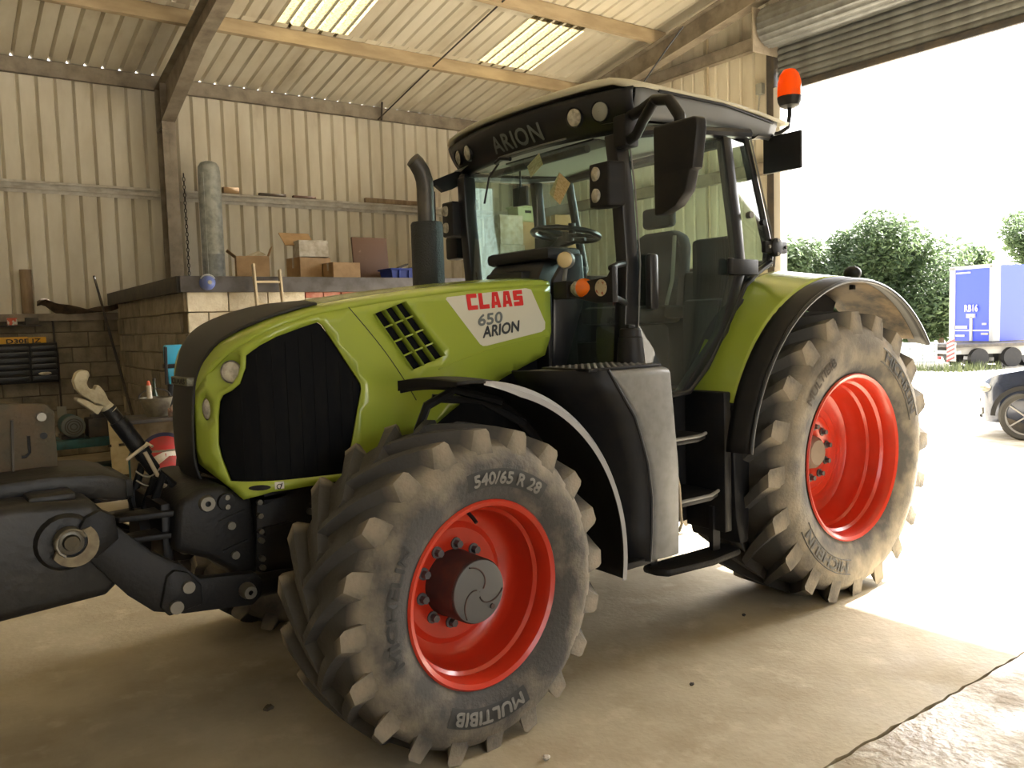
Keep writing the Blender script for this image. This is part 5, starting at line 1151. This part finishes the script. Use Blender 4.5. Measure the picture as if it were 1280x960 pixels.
for c, (x0, x1) in enumerate(((-.38, .02), (.05, .36))):
    for r in range(6):
        dq = K(og, 'drawer', MB().box(x0, x1, -.02, .01, .03+r*.085, .03+r*.085+.07), mat('drawer_smoke', (.02, .02, .02), .35), .004)
        MB().box(x0+.02, x1-.02, -.032, -.02, .085+r*.085, .095+r*.085).build('drawer_pull', M_HUB, dq)
o = tag(MB().sphere((0, 0, 0), .06, 10, 6, (1.4, .4, .4)).build('rag', M_CARDW), 'pale rag hooked on the front of the parts cabinet', 'rag'); o.location = B(-.40, EAVE_V-.315, 1.24)
for (u, z, tilt, lab, tx) in ((-.63, 1.635, 0, 'yellow vehicle number plate reading D30E JZ above the parts cabinet', 'D30E JZ'), (-.86, 1.645, 0, 'plain end of a second yellow number plate behind the first', '')):
    o = bthing('number_plate', lab, 'number plate', u, EAVE_V-.058+(.006 if not tx else 0), z); K(o, 'plate', MB().box(-.30, .30, 0, .004, 0, .12), M_YELLOW, .001)
    if tx: text_obj('plate_lettering', tx, .42, .078, lambda x, y: (.02+x, -.002, .06+y), M_BLACKP, o, bold=.02)
co = bthing('wall_conduit', 'dark electrical conduit running down the dim block wall', 'conduit', -.20, EAVE_V-.06, .6)
K(co, 'conduit_pipe', MB().tube([(0, -.02, 0), (.0, -.02, .9), (-.03, -.02, 1.1), (-.03, -.02, 1.36), (-.08, -.02, 1.46)], .014, 6), M_DARKST); K(co, 'socket_box', MB().box(-.06, .06, -.05, 0, -.02, .14), M_TRIMG, .008)

# ---- machinery and bench behind the weight
be2 = bthing('workbench', 'low teal steel bench carrying the electric motor', 'bench', -.30, 6.9, 0)
K(be2, 'bench_top', MB().box(-.75, .52, -.25, .30, .46, .56), M_TEAL, .01); K(be2, 'lower_shelf', MB().box(-.72, .50, -.22, .28, .16, .21), M_TEAL, .006)
for (x, y) in ((-.70, -.2), (.46, -.2), (-.70, .25), (.46, .25)): K(be2, 'leg', MB().box(x-.03, x+.03, y-.03, y+.03, 0, .46), M_DARKST)
mo = bthing('electric_motor', 'dark teal electric motor with round fan cover on the bench', 'motor', -.42, 6.78, .56)
K(mo, 'motor_body', MB().lathe([(-.02, .115), (.0, .12), (.34, .12), (.38, .10)], 24, 'y', (0, 0, .15), True), M_TEAL); fc = K(mo, 'fan_cover', MB().lathe([(-.08, .001), (-.08, .06), (-.075, .10), (-.055, .125), (.03, .125)], 28, 'y', (0, 0, .15)), mat('fan_grey', srgb(92, 98, 96), .5))
for r in (.035, .065, .09): MB().tube([(r*cos(a), -.082, .15+r*sin(a)) for a in [2*pi*i/20 for i in range(21)]], .005, 5).build('fan_ring', M_DARKST, fc)
K(mo, 'motor_foot', MB().box(-.12, .12, .04, .30, 0, .05), M_DARKST); K(mo, 'pump_head', MB().box(.16, .52, -.02, .30, .0, .22).cyl((.20, .05, .22), (.5, .12, .26), .05, n=12), M_DARKST, .02)
cb = bthing('cream_panel', 'cream metal cupboard door leaning on the bench', 'panel', .02, 6.35, 0)
Mx = Matrix.Rotation(radians(-8), 4, 'X')
K(cb, 'door_sheet', MB().box(-.12, .12, -.015, .015, .12, .80).xf(Mx), mat('cream_paint', srgb(200, 188, 152), .5, col2=srgb(180, 164, 126), scale=6), .006); K(cb, 'door_catch', MB().box(-.03, .10, -.04, -.015, .47, .50).box(-.14, -.11, -.03, 0, .47, .50).xf(Mx), M_DARKST); K(cb, 'door_foot', MB().box(-.11, .11, -.02, .02, 0, .14).xf(Mx), M_DARKST)
gb = tag(MB().lathe([(0, .09), (.32, .095), (.36, .07), (.40, .04), (.44, .04)], 18, 'z', cap=True).build('gas_bottle', mat('bottle_teal', srgb(28, 92, 104), .4), None), 'small teal bottle standing in front of the bench', 'bottle'); gb.location = B(.02, 5.55, 0); gb.scale = (1, 1, 1.4)
pp = tag(MB().box(-.04, .04, -.04, .04, 0, .82).build('timber_post', M_DARKST, None, .005), 'dark upright post between the teal bottle and the drum', 'post'); pp.location = B(.02, 5.25, 0); pp.rotation_euler = (0, 0, BYAW)
# drum with a red and blue roundel
dm = bthing('oil_drum', 'dusty grey oil drum with a red and blue roundel', 'drum', .10, 4.80, 0)
K(dm, 'drum_body', MB().lathe([(0, .28), (.02, .29), (.30, .285), (.31, .295), (.33, .285), (.60, .285), (.61, .295), (.63, .285), (.88, .285), (.90, .293), (.90, .28), (.88, .275), (.88, .001)], 40, 'z'), mat('drum_paint', srgb(126, 116, 98), .6, col2=srgb(96, 84, 66), scale=6), 0, 50)
def drum_patch(name, fn, n, m):
    K(dm, name, MB().grid(lambda a, b: (lambda x, z: (.289*sin(x), -.289*cos(x), z))(*fn(a, b)), n, 8), m)
a0 = radians(-6)
def disc(r, cx, cz, y): return None
dec = skin([(.20*cos(t), .20*sin(t)) for t in [2*pi*i/32 for i in range(32)]], [], lambda x, z: (.2885*sin(a0+x/.285), -.2885*cos(a0+x/.285), .56+z), .06); bm_obj('drum_roundel', dec, mat('roundel_red', srgb(176, 44, 44), .5, col2=srgb(140, 60, 54), scale=8), dm)
rg = [(.20*cos(t), .20*sin(t)) for t in [pi*i/20 for i in range(21)]]+[(.235*cos(t), .235*sin(t)) for t in [pi*(20-i)/20 for i in range(21)]]
bm_obj('drum_band', skin(rg, [], lambda x, z: (.2888*sin(a0+x/.285), -.2888*cos(a0+x/.285), .56+z), .06), mat('roundel_blue', srgb(40, 44, 84), .5), dm)
bm_obj('roundel_mark', skin([(-.14, -.02), (-.02, .04), (.06, .05), (.15, .03), (.15, -.01), (.04, .0), (-.05, -.07), (-.13, -.07)], [], lambda x, z: (.2895*sin(a0+x/.285), -.2895*cos(a0+x/.285), .56+z), .06), M_CARDW, dm)
K(dm, 'drum_stand', MB().box(-.33, .33, -.33, .30, .90, .935), M_DARKST, .006)
bk = bthing('bucket', 'dusty grey bucket with handle on the drum', 'bucket', .08, 4.78, .936)
K(bk, 'bucket_body', MB().lathe([(0, .10), (.17, .15), (.185, .158), (.185, .150), (.17, .142), (.02, .095), (.02, .001)], 28, 'z'), mat('bucket_grey', srgb(128, 122, 104), .6, col2=srgb(92, 86, 74), scale=9), 0, 50)
K(bk, 'bucket_handle', MB().tube([(.15*cos(a), .05, .18+.09*sin(a)) for a in [pi*i/14 for i in range(15)]], .006, 6), M_DARKST)
tb = bthing('sealant_tube', 'white sealant tube with red nozzle standing in the bucket', 'tube', .02, 4.74, .958)
K(tb, 'tube_body', MB().cyl((0, 0, 0), (-.01, 0, .29), .024, n=14), M_CARDW); K(tb, 'nozzle', MB().cyl((-.01, 0, .29), (-.012, 0, .335), .020, .012, n=12), mat('nozzle_red', srgb(196, 84, 50), .5))
rgm = mat('rag_pink', srgb(176, 128, 112), .9, col2=srgb(214, 196, 180), scale=14)
o = tag(MB().grid(lambda a, b: (-.02+.30*a, -.15+.14*b, .03+.12*a+.05*sin(a*9+b*4)+.03*sin(b*11)), 14, 8).build('work_rag', rgm), 'crumpled pinkish rag hanging over the drum edge', 'rag'); solid(o, .012); o.location = B(.17, 4.66, .945); o.rotation_euler = (0, 0, BYAW)
gb2 = bthing('green_bottle', 'tall dark green bottle behind the bucket', 'bottle', .13, 5.06, .936); K(gb2, 'bottle_body', MB().lathe([(0, .035), (.17, .035), (.24, .015), (.34, .013), (.34, .001)], 14, 'z'), mat('bottle_green', srgb(40, 62, 40), .3), 0, 50); K(gb2, 'bottle_cap', MB().cyl((0, 0, .335), (0, 0, .36), .016, n=10), M_DARKST)
cv = bthing('blue_work_lamp', 'bright blue plastic work lamp on a dark post beside the hood', 'lamp', .30, 4.90, .936)
K(cv, 'lamp_head', MB().box(-.09, .09, -.06, .06, .50, .70), M_CYAN, .02); K(cv, 'lamp_lower', MB().prism([(-.07, .30), (.03, .30), (.08, .47), (-.08, .47)], 'y', -.05, .05), M_CYAN, .015); K(cv, 'lamp_strap', MB().box(-.10, .10, -.068, .068, .465, .505).bar((-.09, -.065, .68), (-.10, -.065, .3), .02, .03).bar((.06, -.065, .50), (-.01, -.065, .30), .02, .03), M_BLACKP, .004); K(cv, 'lamp_post', MB().box(-.075, -.025, -.02, .02, 0, .36), M_BLACKP, .005); K(cv, 'lamp_base', MB().lathe([(0, .11), (.02, .10), (.025, .03)], 16, 'z', (-.05, 0, 0), True), M_BLACKP)
o = tag(MB().grid(lambda a, b: (-.05+.30*a, -.02-.05*sin(b*3), .0-.20*b+.03*sin(a*12)), 10, 6).build('green_cloth', mat('cloth_green', srgb(108, 120, 80), .9, col2=srgb(190, 190, 160), scale=12)), 'greyish green cloth hanging from the drum top behind the hood', 'cloth'); solid(o, .010); o.location = B(.28, 4.46, .93); o.rotation_euler = (0, 0, BYAW)
# ---- litter on the floor
for (u, v, s_, lab, m) in ((.159, -1.375, .014, 'crumpled scrap of white paper on the floor below the front tyre', M_CARDW), (1.112, -1.285, .011, 'dark pebble lying alone on the floor between the two tyres', M_DARKST), (-.577, -.232, .018, 'small brown clod on the shaded floor left of the front tyre', M_RUST), (2.038, -.853, .010, 'dark crumb on the floor below the rear tyre', M_DARKST)):
    mb = MB().sphere((0, 0, s_*.7), s_, 8, 6, (1.3, 1, .7)); mb.v = [(x+random.uniform(-.25, .25)*s_, y+random.uniform(-.25, .25)*s_, max(.0005, z+random.uniform(-.2, .2)*s_)) for x, y, z in mb.v]
    o = tag(mb.build('paper_scrap' if m is M_CARDW else 'pebble', m), lab, 'litter'); o.location = B(u, v, 0)

# ================================================================ OUTSIDE
def gz(u): return -0.022*min(40, max(0, u-8.55))
def leaf_tree(name, u, v, rx, rz, h0, n, label, cols, seed):
    n = int(n*2.2); rnd = random.Random(seed); o = bthing(name, label, 'tree', u, v, gz(u), 0, 'trees beyond the yard')
    K(o, 'trunk', MB().tube([(0, 0, 0), (.1, 0, h0*.6), (0, .1, h0+rz*.6)], [.22, .18, .08], 8), M_WOOD)
    blobs = [(rnd.uniform(-.75, .75)*rx, rnd.uniform(-.5, .5)*rx, h0+rz*(.25+.75*rnd.random()**.8)*1.0, rnd.uniform(.28, .5)) for _ in range(26)]
    for ci, col in enumerate(cols):
        vs, fs = [], []
        for i in range(n//len(cols)):
            bx, by, bz, br_ = rnd.choice(blobs); R_ = br_*min(rx, rz)
            th, cz = rnd.uniform(0, 2*pi), rnd.uniform(-1, 1); sr = sqrt(1-cz*cz); rr3 = R_*(rnd.random()**.33)
            c = Vector((bx+rr3*sr*cos(th), by+rr3*sr*sin(th), max(.15, bz+rr3*cz*.8)))
            a = Vector((rnd.gauss(0, 1), rnd.gauss(0, 1), rnd.gauss(0, .6))).normalized(); b = a.orthogonal().normalized(); L_ = rnd.uniform(.09, .20)
            k = len(vs); vs += [c-a*L_, c-b*L_*.5, c+a*L_, c+b*L_*.5]; fs.append((k, k+1, k+2, k+3))
        me = bpy.data.meshes.new('foliage'); me.from_pydata(vs, [], fs); me.materials.append(mat('leaf_%d_%d' % (seed % 3, ci), col, .6, trans=tuple(min(1, c_*1.3) for c_ in col)))
        l = link('foliage', me, o); l['kind'] = 'stuff'
G1, G2, G3 = (.075, .115, .05), (.11, .155, .072), (.15, .20, .10)
leaf_tree('leafy_tree', 41.0, 21.4, 3.6, 6.4, .4, 14000, 'tallest pale leafy tree directly above the rear tyre', (G1, G2, G3), 3)
leaf_tree('leafy_tree', 38.5, 24.3, 2.9, 5.6, .2, 9000, 'rounded yellow-green tree beside the doorway guide', (G2, G3), 4)
leaf_tree('leafy_tree', 44.0, 19.2, 3.1, 5.2, .2, 9000, 'broad leafy tree standing behind the blue trailer end', (G1, G2, G3), 5)
leaf_tree('leafy_tree', 42.0, 22.5, 3.4, 3.2, .0, 7000, 'low dense bush filling the gap under the tall tree', (G1, G2), 6)
leaf_tree('leafy_tree', 53.0, 18.0, 2.6, 6.0, 2.0, 5000, 'dark tree cut by the edge above the blue trailer', (G1,), 7)
leaf_tree('leafy_tree', 48.0, 24.0, 4.0, 3.6, .0, 6000, 'distant hedge tree between the trailers', (G1, G2), 8)

# curtain-sided trailer: rear face towards the shed
tt = bthing('curtain_trailer', 'royal blue curtain-sided lorry trailer with white door frame', 'trailer', 31.3, 10.85, gz(32)-.0, radians(-2))
# local frame: rear face spans from (0,0) to (a); built along two axes: W across the rear, L along the side
W_ = Vector((.60, 1.95, 0)); L_ = Vector((9.6, -1.9, 0)); BZ, TZ = 1.02, 3.92
def tb4(p, q, z0, z1, m, name, th=.03, out=.0):
    p = Vector(p); q = Vector(q); d = (q-p).normalized(); n = Vector((d.y, -d.x, 0))
    vs = [p+n*out, q+n*out, q+n*(out-th), p+n*(out-th)]
    return K(tt, name, MB().rings([[(v.x, v.y, z) for v in vs] for z in (z0, z1)]), m)
O = Vector((0, 0, 0)); M_TBLUE = mat('trailer_blue', srgb(44, 62, 190), .5); M_TWH = mat('trailer_white', srgb(150, 148, 144), .5)
K(tt, 'trailer_body', MB().rings([[(v.x, v.y, z) for v in (O, L_, L_+W_, W_)] for z in (BZ, TZ)]), M_TBLUE)
n_ = Vector((-1, .3, 0)).normalized()
def rear(a0, a1, z0, z1, m, name, out=.03): return K(tt, name, MB().rings([[tuple(W_*a+n_*o2+Vector((0, 0, z))) for a, o2 in ((a0, 0), (a1, 0), (a1, out), (a0, out))] for z in (z0, z1)]), m)
rear(-.02, .06, BZ, TZ, M_TWH, 'door_post'); rear(.86, 1.0, BZ, TZ, M_TWH, 'door_post'); rear(.0, 1.0, TZ-.10, TZ+.04, M_TWH, 'door_header'); rear(.06, .86, BZ+.38, BZ+.44, M_TWH, 'cross_rail'); rear(.44, .50, BZ, BZ+.95, M_TWH, 'lock_rod', .05); rear(.38, .58, BZ+.9, BZ+1.06, M_TWH, 'rod_plate', .05)
for (a0, a1, z0, z1) in ((.08, .24, BZ+.24, BZ+.32), (.12, .22, BZ+.62, BZ+.70), (.56, .84, BZ+.48, BZ+.60), (.62, .84, BZ+.16, BZ+.24), (.5, .84, TZ-.26, TZ-.2)): rear(a0, a1, z0, z1, M_TWH, 'door_label', .035)
e_ = W_.normalized()
text_obj('door_lettering', 'RB16', .62, .26, lambda x, y: tuple(W_*.46-e_*x+n_*.06+Vector((0, 0, BZ+1.28+y))), M_TWH, tt, bold=.03)
sd_ = L_.normalized()
K(tt, 'side_post', MB().rings([[tuple(sd_*a+Vector((-.03, -.12, 0))*b+Vector((0, 0, z))) for a, b in ((.0, .0), (.35, .0), (.35, .4), (.0, .4))] for z in (BZ, TZ)]), M_TWH)
K(tt, 'chassis_rail', MB().rings([[(v.x, v.y, z) for v in (O, L_, L_+W_, W_)] for z in (BZ-.16, BZ)]), M_DARKST)
K(tt, 'rear_bumper', MB().rings([[(v.x, v.y, z) for v in (W_*.0+n_*.02, W_+n_*.02, W_-n_*.1, -n_*.1)] for z in (.28, .40)]), M_TWH)
K(tt, 'underrun_bar', MB().rings([[(v.x, v.y, z) for v in (sd_*1.0, sd_*7, sd_*7+W_*.05, sd_*1.0+W_*.05)] for z in (.42, .52)]), M_TWH)
for a in (.9, 2.1, 3.3):
    for b in (.08, .9):
        c = sd_*a+W_*b; K(tt, 'trailer_wheel', MB().lathe([(-.14, .001), (-.14, .28), (-.15, .46), (.15, .46), (.15, .001)], 24, 'y').xf(Matrix.Translation((c.x, c.y, .46)) @ Matrix.Rotation(math.atan2(L_.y, L_.x), 4, 'Z')), M_BLACKP)
K(tt, 'landing_leg', MB().box(.42, .52, -.15, -.05, 0, 1.0), M_DARKST)
# flat trailer with striped board and galvanised hurdle beside it
fb = bthing('flatbed_trailer', 'low dark flatbed trailer with red and white striped board', 'trailer', 29.5, 11.4, gz(28.6), radians(-31))
K(fb, 'flatbed_deck', MB().box(-.2, 3.2, -.3, 1.6, .78, .90), M_DARKST, .01); K(fb, 'flatbed_frame', MB().box(-.1, 3.1, 0, .12, .5, .78).box(-.1, 3.1, 1.2, 1.32, .5, .78).box(-.15, .1, -.3, 1.6, .52, .66), M_TWH, .01)
for (x, y) in ((.9, -.1), (.9, 1.4), (2.2, -.1)): K(fb, 'flatbed_wheel', MB().lathe([(-.1, .001), (-.1, .36), (.1, .36), (.1, .001)], 20, 'y', (x, y, .36)), M_BLACKP)
sb = K(fb, 'striped_board', MB().box(-.24, -.2, -.45, .05, .28, .98), M_CARDW)
for k in range(5):
    z0 = .30+k*.16; MB().add([(-.245, -.44, z0+.10), (-.245, .04, z0-.06+.0), (-.245, .04, z0+.02), (-.245, -.44, z0+.18)], [(0,1,2,3)]).build('red_stripe', mat('stripe_red', srgb(206, 60, 60), .5), sb)
K(fb, 'tail_lamp', MB().box(-.24, -.18, .5, .75, .3, .42), M_DRED)
ib = bthing('steel_hurdle', 'pale galvanised cattle hurdle box at the yard edge', 'hurdle', 28.3, 11.7, gz(27.6), radians(-31))
for k in range(6): K(ib, 'hurdle_bar', MB().bar((-1.2, 0, .32+k*.13), (.25, 0, .32+k*.13), .05, .06), M_GALV)
for x in (-1.2, -.7, -.2, .25): K(ib, 'hurdle_post', MB().box(x-.04, x+.04, -.03, .03, 0, 1.06), M_GALV)
K(ib, 'hurdle_sheet', MB().box(-1.15, .22, .02, .04, .25, 1.0), M_GALV); K(ib, 'hurdle_base', MB().box(-1.4, .6, -.3, .3, .0, .25), mat('stone_pale', srgb(196, 190, 176), .8), .02)
gs = MB()
rr4 = random.Random(5)
for i in range(900):
    x, y = rr4.uniform(26.8, 30.2), rr4.uniform(9.9, 12.6); h_ = rr4.uniform(.12, .40); a = rr4.uniform(0, pi)
    if y > 11.6+.25*(x-27): continue
    gs.add([(x-.02*cos(a), y-.02*sin(a), gz(x)), (x+.02*cos(a), y+.02*sin(a), gz(x)), (x+rr4.uniform(-.1, .1), y+rr4.uniform(-.1, .1), gz(x)+h_)], [(0,1,2)])
o = gs.build('grass_tufts', mat('grass', (.09, .11, .04), .8)); o.rotation_euler = ROT; o['kind'] = 'stuff'; tag(o, 'straggly grass growing along the yard edge', 'grass')

# parked car, nose to the left
hd = Vector((-.2, .98, 0)).normalized()
car = thing('parked_car', 'dark blue grey car parked in the sun at the picture edge', 'car', (0, 0, 0), 0)
CZ = gz(10.3)
cw = Vector(B(10.29, 1.01, 0))
car.location = (cw.x, cw.y, CZ-.005); car.rotation_euler = (0, 0, math.atan2(hd.y, hd.x)+pi)     # local -x = nose; near side wheel at local origin
# near side is local y = 0 (towards the viewer), body runs to +y
M_CAR = mat('car_paint', srgb(36, 44, 62), .25, .3, coat=.6)
nearsign = -1
def crs(x, inset=0):
    top = lerp_tab([(-.86, .52), (-.80, .74), (-.60, .86), (-.10, .95), (.35, 1.02), (.75, 1.06), (1.35, 1.50), (2.4, 1.52), (3.2, 1.10), (3.5, 1.0), (3.6, .6)], x)
    bot = lerp_tab([(-.86, .34), (-.75, .22), (-.5, .22), (3.4, .24), (3.6, .4)], x)
    iy = lerp_tab([(-.86, .45), (-.72, .16), (-.45, .04), (0, .0), (3.2, 0), (3.6, .2)], x)
    w = 1.80; mid = min(top, .80)
    ins = .28*max(0, (top-1.06)/.46)
    pts = [(iy+.04, bot), (iy, bot+.12), (iy-.015, mid-.12), (iy+.03, mid), (iy+.06+ins*.4, min(top, 1.02)), (iy+.12+ins, top-.02), (iy+.25+ins, top)]
    pts = pts+[(w-y, z) for y, z in reversed(pts)]
    return [(x*(.74 if x < 0 else 1), y-.10, z) for y, z in pts]
K(car, 'car_body', MB().rings([crs(x) for x in (-.86, -.80, -.70, -.55, -.35, 0, .3, .6, .8, 1.05, 1.35, 1.9, 2.4, 2.8, 3.2, 3.45, 3.6)]), M_CAR, 0, 40)
for (x, y, s_) in ((0, -.11, -1), (2.68, -.11, -1), (0, 1.71, 1), (2.68, 1.71, 1)):
    wl_ = K(car, 'car_wheel', MB().lathe([(-.10, .25), (-.11, .30), (-.09, .33), (.09, .33), (.11, .30), (.10, .25)], 36, 'y', (x, y+(.1 if s_ < 0 else -.1), .33)), mat('car_tyre', srgb(60, 58, 54), .8))
    MB().lathe([(s_*.075, .255), (s_*.095, .25), (s_*.05, .235), (-s_*.03, .23)], 36, 'y', (x, y-s_*.1, .33)).build('alloy_rim', M_TWH, wl_)
    for k in range(5):
        a = 2*pi*k/5; MB().bar((x, y-s_*.1+s_*.075, .33), (x+.245*cos(a), y-s_*.1+s_*.07, .33+.245*sin(a)), .02, .045, (0, 1, 0)).build('spoke', M_TWH, wl_)
    MB().cyl((x, y-s_*.1, .33), (x, y-s_*.1+s_*.05, .33), .24, n=28).build('brake_disc', M_DARKST, wl_)
    K(car, 'wheel_arch', MB().rings([[(x+r*cos(a), y-(.012 if s_ < 0 else -.012)*1, .33+r*sin(a)) for a in [pi*i/18 for i in range(19)]] for r in (.36, .42)], False, False, False), M_BLACKP)
K(car, 'headlamp', MB().sphere((-.53, .06, .70), .12, 14, 8, (1.0, .9, .55)), M_LENS); K(car, 'headlamp', MB().sphere((-.53, 1.54, .70), .12, 14, 8, (1.0, .9, .55)), M_LENS)
K(car, 'lower_bumper', MB().box(-.66, -.52, .38, 1.22, .24, .36), M_BLACKP, .02); K(car, 'radiator_grille', MB().box(-.66, -.60, .40, 1.20, .40, .52), M_BLACKP, .01)
K(car, 'fog_lamp', MB().cyl((-.60, .16, .36), (-.55, .20, .36), .05, n=14), M_LENS)
K(car, 'side_window', MB().add([(1.0, -.035, 1.05), (2.9, -.035, 1.05), (2.45, .12, 1.44), (1.45, .12, 1.44)], [(0,1,2,3)]), M_BLACKG)
K(car, 'front_window', MB().add([(.80, .10, 1.075), (.80, 1.50, 1.075), (1.33, 1.32, 1.485), (1.33, .28, 1.485)], [(0,1,2,3)]), M_BLACKG)
K(car, 'door_mirror', MB().box(.95, 1.10, -.24, -.06, 1.0, 1.14), M_CAR, .03)
